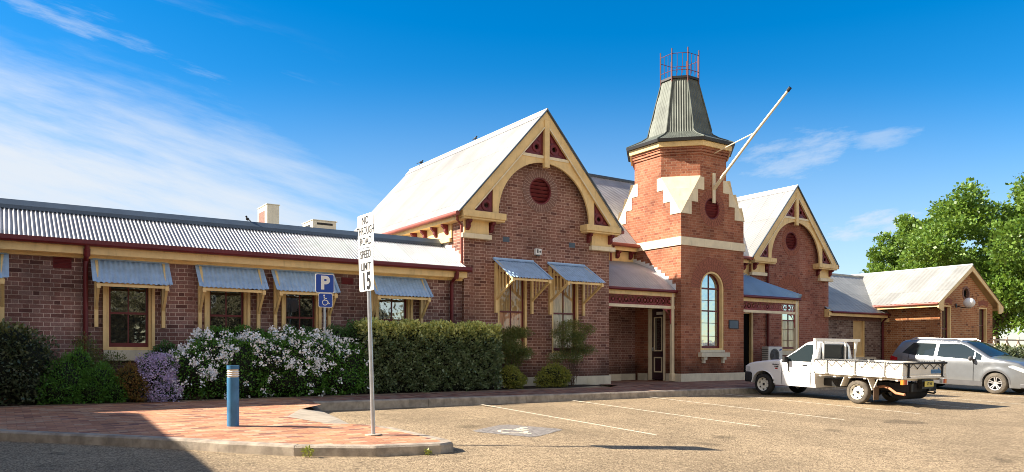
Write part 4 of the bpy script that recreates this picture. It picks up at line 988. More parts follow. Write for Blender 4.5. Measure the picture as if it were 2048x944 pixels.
# ------------------------------------------------------------------ more materials
def paint(name, col, metal=0.0, rough=.28, dust=.06):
    m, n, b = newmat(name)
    g = n.add('ShaderNodeNewGeometry').outputs['Position']
    f = n.ramp(n.noise(g, 6, 5, .6), .3, .75, 1.0, 1 - dust)
    h = n.add('ShaderNodeHueSaturation'); h.inputs['Color'].default_value = rgba(col); n.l.new(f, h.inputs['Value']); n.l.new(h.outputs[0], b.inputs['Base Color'])
    b.inputs['Metallic'].default_value = metal; b.inputs['Roughness'].default_value = rough; b.inputs['Coat Weight'].default_value = .6; b.inputs['Coat Roughness'].default_value = .06
    return m
M['ute_white'] = paint('ute_white', (.76, .77, .78)); M['tray_white'] = plain('tray_white', (.74, .70, .62), .45, var=.1, grime=.25)
M['silver'] = paint('silver', (.23, .245, .26), .5, .3); M['alloy'] = plain('alloy', (.62, .62, .63), .3, metal=.7, var=.05)
M['car_glass'] = glass('car_glass', (.02, .03, .035), .01, .01, .55, 0.0)
M['plastic'] = plain('plastic', (.03, .03, .033), .7, var=.15, spec=.12); M['grey_plastic'] = plain('grey_plastic', (.10, .10, .105), .6)
M['lamp_red'] = plain('lamp_red', (.35, .012, .015), .15); M['lamp_amber'] = plain('lamp_amber', (.70, .20, .03), .2)
M['lamp_clear'] = plain('lamp_clear', (.65, .68, .70), .12, metal=.3); M['plate'] = plain('plate', (.72, .58, .10), .4)
M['exhaust'] = plain('exhaust', (.42, .19, .10), .7, var=.3); M['galv'] = plain('galv', (.45, .44, .41), .5, metal=.4, var=.2)
M['rim_white'] = plain('rim_white', (.66, .64, .56), .5, var=.15); M['mudflap'] = plain('mudflap', (.13, .09, .065), .9, var=.3)
M['rope'] = plain('rope', (.03, .03, .03), .8); M['mazda_blue'] = plain('mazda_blue', (.03, .17, .40), .4)

def smooth(o, a=35):
    o.data.polygons.foreach_set('use_smooth', [True] * len(o.data.polygons))
    try: o.data.set_sharp_from_angle(angle=radians(a))
    except Exception: pass
    return o
class Car:
    def __init__(s, zb, zt, W, crown=.03, r=.05):
        s.zb, s.zt, s.W, s.crown, s.r = zb, zt, W, crown, r
    def body(s, ys, name, mat, root):
        mb = MB(); rows = []
        for y in ys:
            zb, zt = s.zb(y), s.zt(y); r = min(s.r, (zt - zb) * .3); half = []
            for z in np.linspace(zb, zt - r, 9): half.append((s.W(y, z), z))
            wt = s.W(y, zt)
            for t in (25, 50, 72, 90): half.append((wt - r + r * cos(radians(t)) + (s.W(y, zt - r) - wt) * (1 - t / 90), zt - r + r * sin(radians(t))))
            for t in (.8, .55, .28, 0): x = (wt - r) * t; half.append((x, zt + s.crown * (1 - t * t)))
            row = [(x, y, z) for x, z in half] + [(-x, y, z) for x, z in reversed(half[:-1])]
            rows.append(row)
        mb.grid(rows, closed=True); n = len(rows[0])
        mb.f.append(tuple(range(n))); mb.f.append(tuple(range((len(rows) - 1) * n, len(rows) * n))); mb.mi += [0, 0]
        return mb.build(name, mat, root, smooth=50)
    def side(s, name, mat, root, y0, y1, lo, hi, sg, off=.006, n=14, parent=None, nz=6):
        mb = MB(); rows = []
        for y in np.linspace(y0, y1, n):
            a, b_ = lo(y), hi(y); b_ = max(b_, a + .001)
            rows.append([(sg * (s.W(y, z) + off), y, z) for z in np.linspace(a, b_, nz)])
        if sg > 0: rows.reverse()
        mb.grid(rows); return mb.build(name, mat, root, smooth=50, fixn=False)
    def top(s, name, mat, root, y0, y1, margin, off=.008, n=10, w0=None):
        mb = MB(); rows = []
        for y in np.linspace(y0, y1, n):
            w = s.W(y, s.zt(y)) - margin; z = s.zt(y)
            rows.append([(w * t, y, z + s.crown * (1 - t * t * (w / (w + margin)) ** 2) + off) for t in np.linspace(-1, 1, 11)])
        mb.grid(rows); return mb.build(name, mat, root, smooth=50, fixn=False)
def ip(xs, ys): return lambda y: float(np.interp(y, xs, ys))
def wheel(root, x, y, z, R, sg, rim, holes=6, wd=.10, tyre='rubber', alloy=False):
    fn = lambda a, b_, c: (x + sg * c, y + a, z + b_)
    ri = R * .62
    mb = MB(); mb.lathe([(ri, wd - .02), (ri + .02, wd), (R - .04, wd), (R - .012, wd - .02), (R, wd - .045), (R, -wd + .045), (R - .012, -wd + .02), (ri, -wd + .01), (ri, wd - .02)], fn, 36)
    wh = mb.build('wheel', tyre, root, smooth=40)
    mb = MB()
    if not alloy:
        mb.lathe([(.0, .045), (.045, .05), (.055, .03), (.075, .03), (ri * .62, .045), (ri * .84, .03), (ri * .93, .06), (ri + .004, wd + .0)], fn, 36); mb.build('rim', rim, wh, smooth=30)
        mb = MB()
        for i in range(holes):
            a = 2 * pi * i / holes + .3; c = (ri * .80 * cos(a), ri * .80 * sin(a))
            mb.lathe([(0, .045), (.021, .045), (.022, .03)], lambda p, q, r_: fn(c[0] + p, c[1] + q, r_ + .004), 8)
        mb.lathe([(0, .075), (.03, .07), (.034, .05)], fn, 10); mb.build('hub', 'black', wh)
    else:
        mb.lathe([(0, -.02), (ri * .9, -.02), (ri, .02)], fn, 30); mb.build('brake_disc', 'black', wh)
        mb = MB(); mb.lathe([(ri * .90, .05), (ri * .93, wd - .012), (ri + .006, wd + .002), (ri + .006, wd - .03)], fn, 36)
        mb.lathe([(0, .075), (.05, .07), (.06, .04)], fn, 16)
        for i in range(5):
            a = 2 * pi * i / 5 + .3
            for da in (-.17, .17):
                p = (.045 * cos(a + da * 2), .045 * sin(a + da * 2)); q = (ri * .94 * cos(a + da), ri * .94 * sin(a + da))
                mb.bar(fn(p[0], p[1], .055), fn(q[0], q[1], .075), .028, .034, up=(1, 0, 0))
        mb.build('rim', rim, wh, smooth=30)
    return wh

# ------------------------------------------------------------------ white tray utility
UT = empty('tray_ute', (0, 0, 0), 'white flat-tray utility with a ladder rack, nosed in towards the tower', 'utility')
AF, AR, RW, ZW = 1.41, -1.41, .295, .295
arch = lambda y, c, r, base: max(base, ZW + sqrt(max(r * r - (y - c) ** 2, 0))) if abs(y - c) < r else base
zbU = lambda y: arch(y, AF, .375, .31) if y < 1.80 else (.62 if y > 1.84 else .45)
ztU = ip([-.22, -.18, .0, .12, .2, .55, .80, .9, 1.3, 1.75, 1.93, 2.0, 2.03], [1.43, 1.49, 1.515, 1.505, 1.47, 1.20, 1.03, 1.00, .965, .905, .86, .82, .70])
def WU(y, z):
    b_ = .845 - .025 * max(0, (.62 - z) / .3) ** 2
    if z > .98: b_ -= (z - .98) * .34
    if y > 1.2: b_ *= 1 - .055 * ((y - 1.2) / .83) ** 2
    if y < -.15: b_ -= .02
    return b_
U = Car(zbU, ztU, WU, .035, .055)
ysU = sorted(set([round(v, 4) for v in list(np.linspace(-.22, 2.03, 76)) + [-.18, .12, .2, .8, .9, 1.035, 1.785, 1.80, 1.805, 1.845, 2.0]]))
ub = U.body(ysU, 'cab_body', 'ute_white', UT)
# seams, glass and trim
for sg in (-1, 1):
    top_hi = lambda y: min(1.43, ztU(y) - .065)
    g_ = U.side('side_window', 'car_glass', ub, -.10, .66, lambda y: .985, top_hi, sg, .004, 18)
    U.side('pillar_trim', 'plastic', ub, .48, .74, lambda y: .975, lambda y: min(1.42, ztU(y) - .05), sg, .003, 8)
    dr2 = U.side('door', 'ute_white', ub, -.09, .78, lambda y: .34, lambda y: .965, sg, .004, 10)
    mb = MB()
    for y in (-.10, .79): mb.grid([[(sg * (WU(y, z) + .008), y - .007, z) for z in np.linspace(.33, .97, 8)], [(sg * (WU(y, z) + .008), y + .007, z) for z in np.linspace(.33, .97, 8)]])
    mb.grid([[(sg * (WU(y, .675) + .006), y, .671) for y in np.linspace(-.1, .79, 6)], [(sg * (WU(y, .675) + .006), y, .679) for y in np.linspace(-.1, .79, 6)]])
    mb.build('door_seam', 'plastic', dr2, fixn=False)
    mb = MB(); mb.box(*sorted((sg * .845, sg * .862)), .02, .15, .86, .895); mb.build('door_handle', 'plastic', dr2, bevel=.004)
    mb = MB(); mb.bar((sg * .85, .60, .94), (sg * .93, .62, 1.0), .05, .04); mb.box(*sorted((sg * .88, sg * 1.03)), .58, .66, .94, 1.09)
    mb.box(*sorted((sg * .852, sg * .87)), .57, .60, .70, .96); mb.box(*sorted((sg * .852, sg * .87)), .52, .60, .70, .72); mb.build('wing_mirror', 'black', ub, bevel=.012)
    # arch lip and headlight
    mb = MB(); mb.tube([(sg * (WU(AF + .385 * cos(radians(t)), .6) + .004), AF + .385 * cos(radians(t)), ZW + .385 * sin(radians(t))) for t in range(4, 177, 8)], .014, 6); mb.build('arch_lip', 'ute_white', ub, smooth=True)
    mb = MB(); xa, xb = sorted((sg * .48, sg * .805)); mb.box(xa, xb, 1.93, 2.045, .64, .79); mb.build('headlight', 'lamp_clear', ub, bevel=.015)
    mb = MB(); xa, xb = sorted((sg * .775, sg * .815)); mb.box(xa, xb, 1.80, 1.98, .64, .77); mb.build('indicator', 'lamp_clear', ub, bevel=.01)
    mb = MB(); xa, xb = sorted((sg * .838, sg * .85)); mb.box(xa, xb, .93, 1.01, .74, .775); mb.build('side_repeater', 'lamp_red', ub)
U.top('windscreen', 'car_glass', ub, .20, .78, .10, .006)
mb = MB(); mb.prism([(-.60, 1.03), (.60, 1.03), (.56, 1.36), (.50, 1.42), (-.50, 1.42), (-.56, 1.36)], lambda u, v, d: (u, -.222 - d, v), 0, .01); rwn = mb.build('rear_window', 'car_glass', ub)
mb = MB(); mb.prism([(-.63, 1.0), (.63, 1.0), (.59, 1.37), (.52, 1.45), (-.52, 1.45), (-.59, 1.37)], lambda u, v, d: (u, -.222 - d, v), 0, .006, [[(-.60, 1.03), (.60, 1.03), (.56, 1.36), (.50, 1.42), (-.50, 1.42), (-.56, 1.36)]]); mb.box(.28, .30, -.236, -.222, 1.03, 1.42); mb.build('window_seal', 'black', rwn)
mb = MB(); mb.prism([(-.82, 1.82), (-.86, 1.9), (-.83, 2.04), (-.70, 2.09), (.70, 2.09), (.83, 2.04), (.86, 1.9), (.82, 1.82)], lambda u, v, d: (u, v, .33 + d), 0, .29)
for sg in (-1, 1): mb.box(*sorted((sg * .80, sg * .865)), 1.795, 2.0, .36, .60)
mb.build('front_bumper', 'plastic', UT, bevel=.03)
mb = MB(); mb.box(-.48, .48, 2.0, 2.05, .66, .78); mb.build('grille', 'plastic', ub)
mb = MB(); mb.box(-.70, .70, -.2, 1.78, .30, .55); mb.box(-.45, .45, -2.45, -.2, .40, .52)
for sg in (-1, 1): mb.box(*sorted((sg * .36, sg * .44)), -2.55, .3, .36, .56)
mb.tube([(-.70, AR, ZW), (.70, AR, ZW)], .05, 10); mb.ball((0, AR, ZW), .14, 8); mb.build('chassis', 'black', UT)
mb = MB(); mb.tube([(-.2, -2.12, .34), (.75, -2.12, .34)], .20, 18); mb.box(-.5, .8, -2.50, -2.2, .36, .56); mb.build('fuel_tank', 'plastic', UT, smooth=True)
mb = MB(); mb.tube([(-.55, -1.72, .42), (-.62, -1.95, .47), (-.66, -2.12, .44), (-.70, -2.32, .33), (-.72, -2.55, .31)], .032, 10); mb.build('exhaust_pipe', 'exhaust', UT, smooth=True)
for sg in (-1, 1):
    wheel(UT, sg * .74, AF, ZW, RW, sg, 'rim_white', 7, .095)
    wheel(UT, sg * .76, AR, ZW, RW, sg, 'rim_white', 7, .095, tyre='rubber_dusty')
# tray
HX = 1.0; TF, TR = -.30, -2.62
mb = MB(); mb.box(-HX, HX, TR, TF, .70, .745)
for y in np.linspace(TR + .15, TF - .15, 6): mb.box(-HX + .05, HX - .05, y - .03, y + .03, .63, .70)
tray = mb.build('tray_floor', 'tray_white', UT)
for sg in (-1, 1):
    mb = MB(); xa, xb = sorted((sg * HX, sg * (HX - .03))); mb.box(xa, xb, TR + .03, TF - .03, .752, 1.045)
    for z in (.80, .86, .99): mb.box(*sorted((sg * (HX + .001), sg * (HX + .007))), TR + .03, TF - .03, z, z + .012)
    sp = mb.build('side_panel', 'tray_white', UT, bevel=.006)
    mb = MB()
    for y in (-.66, -1.42, -2.18): mb.box(*sorted((sg * (HX + .003), sg * (HX + .03))), y - .022, y + .022, .73, 1.05); mb.box(*sorted((sg * (HX + .003), sg * (HX + .035))), y - .05, y + .05, .715, .74)
    mb.build('panel_latch', 'galv', sp)
    mb = MB(); zz = []; nseg = 8; L_ = (TF - .08) - (TR + .05); r_ = []
    for i in range(nseg):
        a = TF - .08 - L_ * i / nseg; b_ = TF - .08 - L_ * (i + .5) / nseg; c = TF - .08 - L_ * (i + 1) / nseg
        mb.tube([(sg * (HX + .018), a, 1.045), (sg * (HX + .022), b_, .925), (sg * (HX + .018), c, 1.045)], .007, 5); mb.ball((sg * (HX + .02), b_, .92), .014, 5)
    mb.build('lashing_rope', 'rope', sp)
    mb = MB(); mb.tube([(sg * (HX - .0), TR + .02, 1.055), (sg * (HX - .02), -1.4, 1.048), (sg * HX, TF - .02, 1.055)], .014, 6)
    for i in range(34):
        y = TR + .05 + i * .065; mb.tube([(sg * (HX + .012), y, 1.05), (sg * (HX - .01), y + .03, 1.075), (sg * (HX + .012), y + .06, 1.04)], .006, 4)
    mb.build('tarp_edge', 'rope', sp)
    # mudguard, rails and flap
    mb = MB(); xa, xb = sorted((sg * .66, sg * .93))
    mb.prism([(-1.12, .655), (-1.12, .675), (-1.71, .675), (-1.71, .655)], lambda u, v, d: (xa + d, u, v), 0, xb - xa)
    mb.prism([(-1.12, .675), (-1.10, .665), (-1.0, .42), (-1.02, .41)], lambda u, v, d: (xa + d, u, v), 0, xb - xa)
    mb.prism([(-1.71, .675), (-1.73, .665), (-1.86, .38), (-1.84, .37)], lambda u, v, d: (xa + d, u, v), 0, xb - xa)
    for y in (-1.2, -1.6): mb.box(*sorted((sg * .80, sg * .86)), y - .02, y + .02, .675, .70)
    mg = mb.build('mudguard', 'tray_white', UT)
    mb = MB(); mb.box(*sorted((sg * .68, sg * .90)), -1.885, -1.87, .13, .45); mb.build('mudflap', 'mudflap', mg)
    mb = MB()
    for ya, yb_ in ((-.32, -.86), (-1.98, -2.54)):
        mb.box(*sorted((sg * .90, sg * .93)), yb_, ya, .645, .665)
        for y in (ya - .12, yb_ + .12): mb.box(*sorted((sg * .90, sg * .92)), y - .012, y + .012, .66, .71)
    mb.bar((sg * .91, -1.98, .655), (sg * .91, -1.89, .44), .03, .02)
    mb.build('side_rail', 'tray_white', UT)
    mb = MB(); mb.cur = 0; xs_ = sorted((sg * .99, sg * .90)); mb.box(xs_[0], xs_[1], TR - .03, TR + .04, .555, .665)
    mb.cur = 1; xs_ = sorted((sg * .90, sg * .83)); mb.box(xs_[0], xs_[1], TR - .03, TR + .04, .555, .665)
    mb.cur = 2; xs_ = sorted((sg * .83, sg * .79)); mb.box(xs_[0], xs_[1], TR - .03, TR + .04, .555, .665)
    mb.build('tail_light', ['lamp_amber', 'lamp_red', 'lamp_clear'], UT)
mb = MB(); mb.box(-HX + .0, HX, TR - .005, TR + .02, .755, 1.045); mb.box(-HX, HX, TR - .02, TR + .02, .69, .75)
for z in (.78, .935): mb.box(-HX + .01, HX - .01, TR - .012, TR, z, z + .01)
tg = mb.build('tailgate', 'tray_white', UT, bevel=.005)
mb = MB()
for x in (-.76, .78): mb.box(x - .025, x + .025, TR - .035, TR - .006, .74, 1.06); mb.box(x - .06, x + .06, TR - .04, TR - .006, .72, .745)
mb.build('panel_latch', 'plastic', tg)
mb = MB()
for i in range(5):
    a = -.93 + i * .372; mb.tube([(a, TR - .02, 1.045), (a + .186, TR - .024, .935), (a + .372, TR - .02, 1.045)], .008, 5); mb.ball((a + .186, TR - .022, .93), .016, 5)
mb.tube([(-HX, TR - .01, 1.06), (HX, TR - .01, 1.06)], .026, 8); mb.build('lashing_rope', 'rope', tg)
lettering('tailgate_lettering', [('mazda', .50, .865, .165, 1.05, .012)], lambda u, v, d: (u, TR - .0135 - d, v), 'mazda_blue', tg)
lettering('fender_badge', [('BRAVO', 0, 0, .05, 1.2, .002), ('B2600', .03, -.055, .04, 1.2, .002)], lambda u, v, d: (-.852 - d, 1.0 - u, .86 + v), 'ink', ub)
mb = MB(); mb.prism(rect(-.04, .36, .49, .62), lambda u, v, d: (u, TR - .04 + d, v), 0, .01); npl = mb.build('number_plate', 'plate', UT)
lettering('plate_characters', [('UTY 418', .16, .558, .095, .72, .003)], lambda u, v, d: (u, TR - .0405 - d, v), 'ink', npl)
mb = MB(); mb.box(-.1, .42, TR + .0, TR + .1, .44, .66); mb.tube([(.25, TR - .12, .33), (.25, TR + .2, .36)], .02, 8); mb.ball((.25, TR - .13, .36), .03, 6); mb.build('tow_bar', 'black', UT)
# headboard and ladder rack
mb = MB(); y = TF + .02
mb.box(-1.0, 1.03, y - .03, y + .03, 1.52, 1.60)
mb.box(-1.0, .98, y - .035, y + .035, .985, 1.06)
for x in (-.985, -.60, .38, .84): mb.box(x - .022, x + .022, y - .02, y + .02, 1.05, 1.53)
mb.bar((.90, y, 1.52), (.82, y, 1.05), .04, .04); mb.box(-1.0, -.95, y - .05, y + .0, .42, 1.55)
hb = mb.build('ladder_rack', 'tray_white', UT, bevel=.006)
UT.location = (8.31, -5.09, park_z(-5.09)); UT.rotation_euler = (atan(.035), 0, 0)

# ------------------------------------------------------------------ silver hatchback SUV, reversed in
SV = empty('silver_suv', (0, 0, 0), 'silver compact SUV with roof rails parked beyond the white utility', 'car')
CF, CR, RS = 1.28, -1.28, .325
a2 = lambda y, c: max(.21, .325 + sqrt(max(.385 ** 2 - (y - c) ** 2, 0))) if abs(y - c) < .385 else .21
zbS = lambda y: max(a2(y, CF), a2(y, CR)) if -1.95 < y < 1.95 else ip([-2.12, -1.95, 1.95, 2.14], [.34, .24, .22, .30])(y)
ztS = ip([-2.12, -2.08, -2.02, -1.92, -1.80, -1.70, -1.2, -.6, 0, .18, .35, .8, 1.02, 1.12, 1.5, 1.85, 2.03, 2.12, 2.14],
         [.78, 1.00, 1.12, 1.34, 1.52, 1.575, 1.615, 1.625, 1.60, 1.575, 1.52, 1.27, 1.14, 1.105, 1.05, .97, .86, .72, .58])
def WS(y, z):
    b_ = .885 - .03 * max(0, (.6 - z) / .35) ** 2
    if z > 1.0: b_ -= (z - 1.0) * .36 + max(0, z - 1.05) ** 2 * .12
    if y > 1.2: b_ -= .17 * ((y - 1.2) / .94) ** 2.4
    if y < -1.4: b_ -= .10 * ((-y - 1.4) / .72) ** 2
    if .86 < z < .98: b_ += .006
    for c in (CF, CR):
        d_ = sqrt((y - c) ** 2 + (z - .33) ** 2)
        b_ += .022 * math.exp(-((d_ - .42) / .10) ** 2)
    return b_
Sv = Car(zbS, ztS, WS, .04, .07)
ysS = sorted(set([round(v, 4) for v in list(np.linspace(-2.12, 2.14, 110)) + [CF - .385, CF + .385, CR - .385, CR + .385, -1.96, 1.96]]))
sb = Sv.body(ysS, 'body', 'silver', SV)
for sg in (-1, 1):
    hiS = lambda y: min(1.50, ztS(y) - .075)
    lo_ = ip([-1.72, -1.3, .9], [1.17, 1.11, 1.02])
    Sv.side('rear_window', 'car_glass', sb, -1.66, -.60, lo_, lambda y: min(hiS(y), 1.17 + (y + 1.66) * 1.1), sg, .004, 22)
    Sv.side('front_window', 'car_glass', sb, -.50, .62, lo_, hiS, sg, .004, 16)
    Sv.side('quarter_window', 'car_glass', sb, .66, .86, lo_, hiS, sg, .004, 6)
    mb = MB()
    for y0_, za, zb_ in ((-.55, .30, 1.55), (.64, .30, 1.06), (-1.42, .75, 1.14)):
        mb.grid([[(sg * (WS(y0_, z) + .006), y0_ - .007, z) for z in np.linspace(za, min(zb_, ztS(y0_) - .08), 12)], [(sg * (WS(y0_, z) + .006), y0_ + .007, z) for z in np.linspace(za, min(zb_, ztS(y0_) - .08), 12)]])
    mb.build('door_seam', 'black', sb, fixn=False)
    Sv.side('sill_cladding', 'grey_plastic', sb, -.88, .88, lambda y: .225, lambda y: .37, sg, .008, 8)
    for c in (CF, CR):
        mb = MB(); rows = []
        for t in range(0, 181, 8):
            cc, ss_ = cos(radians(t)), sin(radians(t))
            rows.append([(sg * (WS(c + r_ * cc, .325 + r_ * ss_) + .006), c + r_ * cc, .325 + r_ * ss_) for r_ in (.378, .40, .425)])
        mb.grid(rows); mb.build('arch_trim', 'grey_plastic', sb, fixn=False)
    for y0_ in (-.72, -1.62):
        mb = MB(); yy = -.34 if y0_ == -.72 else -1.30
        mb.bar((sg * (WS(yy, .95) + .02), yy - .09, .965), (sg * (WS(yy, .95) + .02), yy + .09, .955), .022, .03); mb.build('door_handle', 'silver', sb, bevel=.006)
    mb = MB(); mb.ball((sg * 1.0, .60, 1.06), .10, 8, (1.1, .6, .75)); mb.bar((sg * .86, .62, 1.02), (sg * .96, .60, 1.03), .05, .04); mb.build('wing_mirror', 'grey_plastic', sb, smooth=True)
    mb = MB(); mb.tube([(sg * .60, -1.5, 1.60), (sg * .615, -1.35, 1.66), (sg * .62, 0.0, 1.66), (sg * .60, .15, 1.60)], .018, 8); mb.build('roof_rail', 'alloy', sb, smooth=True)
    Sv.side('headlight', 'lamp_clear', sb, 1.62, 2.06, ip([1.62, 2.06], [.84, .66]), ip([1.62, 1.75, 2.06], [.87, .90, .78]), sg, .006, 10)
    Sv.side('tail_light', 'lamp_red', sb, -2.08, -1.80, lambda y: .90, ip([-2.08, -1.8], [1.06, 1.0]), sg, .006, 8)
    wheel(SV, sg * .80, CF, RS, RS, sg, 'alloy', wd=.105, tyre='rubber_dusty', alloy=True)
    wheel(SV, sg * .80, CR, RS, RS, sg, 'alloy', wd=.105, alloy=True)
Sv.top('windscreen', 'car_glass', sb, .24, 1.06, .10, .006, 14)
Sv.top('tailgate_glass', 'car_glass', sb, -2.0, -1.84, .12, .006, 6)
mb = MB(); mb.box(-.55, .55, 2.10, 2.15, .40, .66); mb.build('grille', 'black', sb, bevel=.01)
mb = MB(); mb.box(-.78, .78, 1.9, 2.155, .22, .36); mb.box(-.8, .8, -2.13, -1.9, .26, .45); mb.build('bumper_trim', 'grey_plastic', sb, bevel=.03)
mb = MB(); mb.box(-.72, .72, -1.9, 1.9, .20, .5)
mb.box(-.74, .74, .92, 1.62, .3, .72); mb.box(-.74, .74, -1.62, -.92, .3, .72); mb.build('underbody', 'black', SV)
SV.location = (15.86, -5.09, park_z(-5.09)); SV.rotation_euler = (-atan(.035), 0, pi)

# ------------------------------------------------------------------ signs and bollard
SG = empty('sign_post', (-5.8, -7.34, isl_z(-7.34)), 'tall galvanised post with white plates NO THROUGH ROAD and SPEED LIMIT 15', 'sign')
mb = MB(); mb.tube([(0, 0, -.02), (0, 0, 3.10)], .030, 14); mb.build('post', 'steel', SG, smooth=True)
mb = MB(); mb.prism(circle(0, 0, .12, 16), FZ(.0), 0, .012); mb.build('footing', 'concrete', SG)
def plate(root, fn, w_, h_, mat, name='sign_plate', r=.03, edge=None):
    o_ = [(w_ / 2 - r + r * cos(radians(t)) if q in (0, 3) else -w_ / 2 + r + r * cos(radians(t)), h_ / 2 - r + r * sin(radians(t)) if q in (0, 1) else -h_ / 2 + r + r * sin(radians(t))) for q in range(4) for t in range(q * 90, q * 90 + 91, 30)]
    mb = MB(); mb.prism(o_, fn, 0, -.006); return mb.build(name, mat, root)
z0_ = 2.04
fn1 = lambda u, v, d: (-.036 - d, -.0 - u, 2.04 + .305 + v)
p1_ = plate(SG, fn1, .42, .60, 'sign_white')
lettering('lettering', [('SPEED', 0, .215, .155, .76, .003), ('LIMIT', 0, .04, .155, .80, .003), ('15', 0, -.17, .34, .80, .010)], fn1, 'ink', p1_)
fn2 = lambda u, v, d: (-.038 - d, -.02 - u, 2.04 + .62 + .235 + v)
p2_ = plate(SG, fn2, .46, .47, 'sign_white')
lettering('lettering', [('NO', 0, .145, .155, .80, .003), ('THROUGH', 0, .0, .155, .66, .003), ('ROAD', 0, -.15, .155, .78, .003)], fn2, 'ink', p2_)
SG.rotation_euler = (-.0168, -.0249, radians(5))
PS = empty('parking_sign', (-4.17, -.95, 0), 'blue parking sign P with white wheelchair symbol plate above the white-flowered shrub', 'sign')
mb = MB(); mb.tube([(0, 0, 0), (0, 0, 2.66)], .030, 12); mb.build('post', 'steel', PS, smooth=True)
fn3 = lambda u, v, d: (.0 + u, -.036 - d, 2.49 + v)
b3_ = plate(PS, lambda u, v, d: (u, -.034 - d, 2.49 + v), .435, .425, 'sign_white'); p3_ = plate(b3_, lambda u, v, d: (u, -.037 - d, 2.49 + v), .405, .395, 'sign_blue', 'plate_face')
lettering('letter', [('P', .0, .0, .40, 1.0, .018)], lambda u, v, d: (u, -.0375 - d, 2.49 + v), 'sign_white', p3_)
b4_ = plate(PS, lambda u, v, d: (.015 + u, -.034 - d, 2.115 + v), .325, .32, 'sign_white'); p4_ = plate(b4_, lambda u, v, d: (.015 + u, -.037 - d, 2.115 + v), .30, .295, 'sign_blue', 'plate_face')
mb = MB(); strokes_wheelchair(mb, lambda u, v, d: (.01 + u, -.0375 - d, 2.115 + v), 0, .002, .135); mb.build('wheelchair_symbol', 'sign_white', p4_)
BO = empty('bollard_light', (-7.28, -5.53, isl_z(-5.53)), 'round blue bollard with a louvred white light band on the sunlit paving', 'bollard')
M['bollard_blue'] = plain('bollard_blue', (.045, .17, .33), .45, var=.2, scale=5, grime=.3)
cyl = lambda z0, z1, r: [(0, z0), (r, z0), (r, z1), (0, z1)]
zf = lambda a, b_, c: (a, b_, c)
mb = MB(); mb.lathe(cyl(-.02, .735, .088), zf, 32); mb.build('post', 'bollard_blue', BO, smooth=40)
mb = MB(); mb.lathe(cyl(.855, .915, .09), zf, 32); mb.build('cap', 'bollard_blue', BO, smooth=40)
mb = MB(); mb.lathe(cyl(.735, .855, .078), zf, 32); mb.build('lamp_band', 'cream_pale', BO, smooth=40)
mb = MB()
for z in (.755, .785, .815): mb.lathe([(.078, z + .012), (.089, z), (.089, z + .006), (.078, z + .018)], zf, 32)
mb.build('louvres', 'white', BO, smooth=40)

# ------------------------------------------------------------------ small things on the buildings
AC = empty('wall_air_conditioner', (14.7, 1.5, 0), 'white air conditioner outdoor unit standing in the far porch', 'air conditioner')
mb = MB(); mb.box(-.40, .45, -.16, .16, .52, 1.18); ab = mb.build('casing', 'ac_white', AC, bevel=.015)
mb = MB(); mb.lathe([(.0, 0), (.25, 0), (.25, .01), (0, .01)], lambda a, b_, c: (-.05 + a, -.165 - c, .83 + b_), 28)
for r_ in (.08, .14, .20, .26): mb.lathe([(r_, 0), (r_ + .008, 0), (r_ + .008, .018), (r_, .018)], lambda a, b_, c: (-.05 + a, -.17 - c, .83 + b_), 28)
mb.build('fan_grille', 'grey_plastic', ab)
mb = MB(); mb.prism([(.33 + .085 * cos(radians(t)), 1.06 + .035 * sin(radians(t)) + .02 * cos(radians(t))) for t in range(0, 360, 20)], lambda u, v, d: (u, -.163 - d, v), 0, .003); mb.build('badge', 'sign_blue', ab)
mb = MB()
for i in range(7): mb.box(-.42, -.40, -.15, .15, .58 + i * .08, .60 + i * .08)
mb.build('side_louvre', 'grey_plastic', ab)
mb = MB()
for x in (-.3, .35): mb.box(x - .03, x + .03, -.14, .14, 0, .52)
mb.build('stand', 'galv', AC)
R1 = empty('rooftop_unit', (-3.83, 4.2, 3.82), 'tall narrow cream air handling box on the wing roof', 'air conditioner')
mb = MB(); mb.box(-.17, .17, -.2, .72, 0, 1.26); rc_ = mb.build('casing', 'ac_cream', R1, bevel=.012)
mb = MB(); mb.box(-.172, -.168, .02, .64, .1, 1.12); mb.build('grille', 'arch_brown', rc_)
mb = MB(); mb.box(-.19, .19, -.22, .74, 1.26, 1.28); mb.box(-.03, -.025, -.203, -.2, 0, 1.25); mb.build('lid', 'ac_cream', rc_)
R2 = empty('rooftop_unit', (-2.34, 4.0, 3.82), 'low wide cream evaporative cooler with a dark name strip on the wing roof', 'air conditioner')
mb = MB(); mb.box(-.35, .35, 0, .9, 0, .95); rc_ = mb.build('casing', 'ac_cream', R2, bevel=.012)
mb = MB(); mb.box(-.355, -.348, .25, .8, .1, .85); mb.build('grille', 'black', rc_)
mb = MB(); mb.prism(rect(-.23, .24, .83, .89), lambda u, v, d: (u, -.004 - d, v), 0, .003); mb.build('name_strip', 'ink', rc_)
mb = MB(); mb.box(-.37, .37, -.02, .92, .95, .97)
for x in (-.36, .36): mb.ball((x, -.02, .95), .02, 5)
mb.build('lid', 'ac_cream', rc_)
FL = empty('security_box', (2.37, 0, 3.78), 'small white security box on the near gable wall above the awnings', 'alarm box')
mb = MB(); mb.box(-.10, .10, -.10, -.002, -.085, .085); fb_ = mb.build('casing', 'white', FL, bevel=.012)
mb = MB(); mb.box(-.065, -.015, -.104, -.1, -.04, .06); mb.lathe([(0, 0), (.03, 0), (.03, .006), (0, .006)], lambda a, b_, c: (.045 + a, -.101 - c, b_), 14); mb.box(-.03, .05, -.08, -.02, -.12, -.085); mb.build('sensor', 'grey_plastic', fb_)
PQ = empty('wall_plaque', (10.66, 0, 1.91), 'dark rectangular plaque on the tower wall right of the arched window', 'plaque')
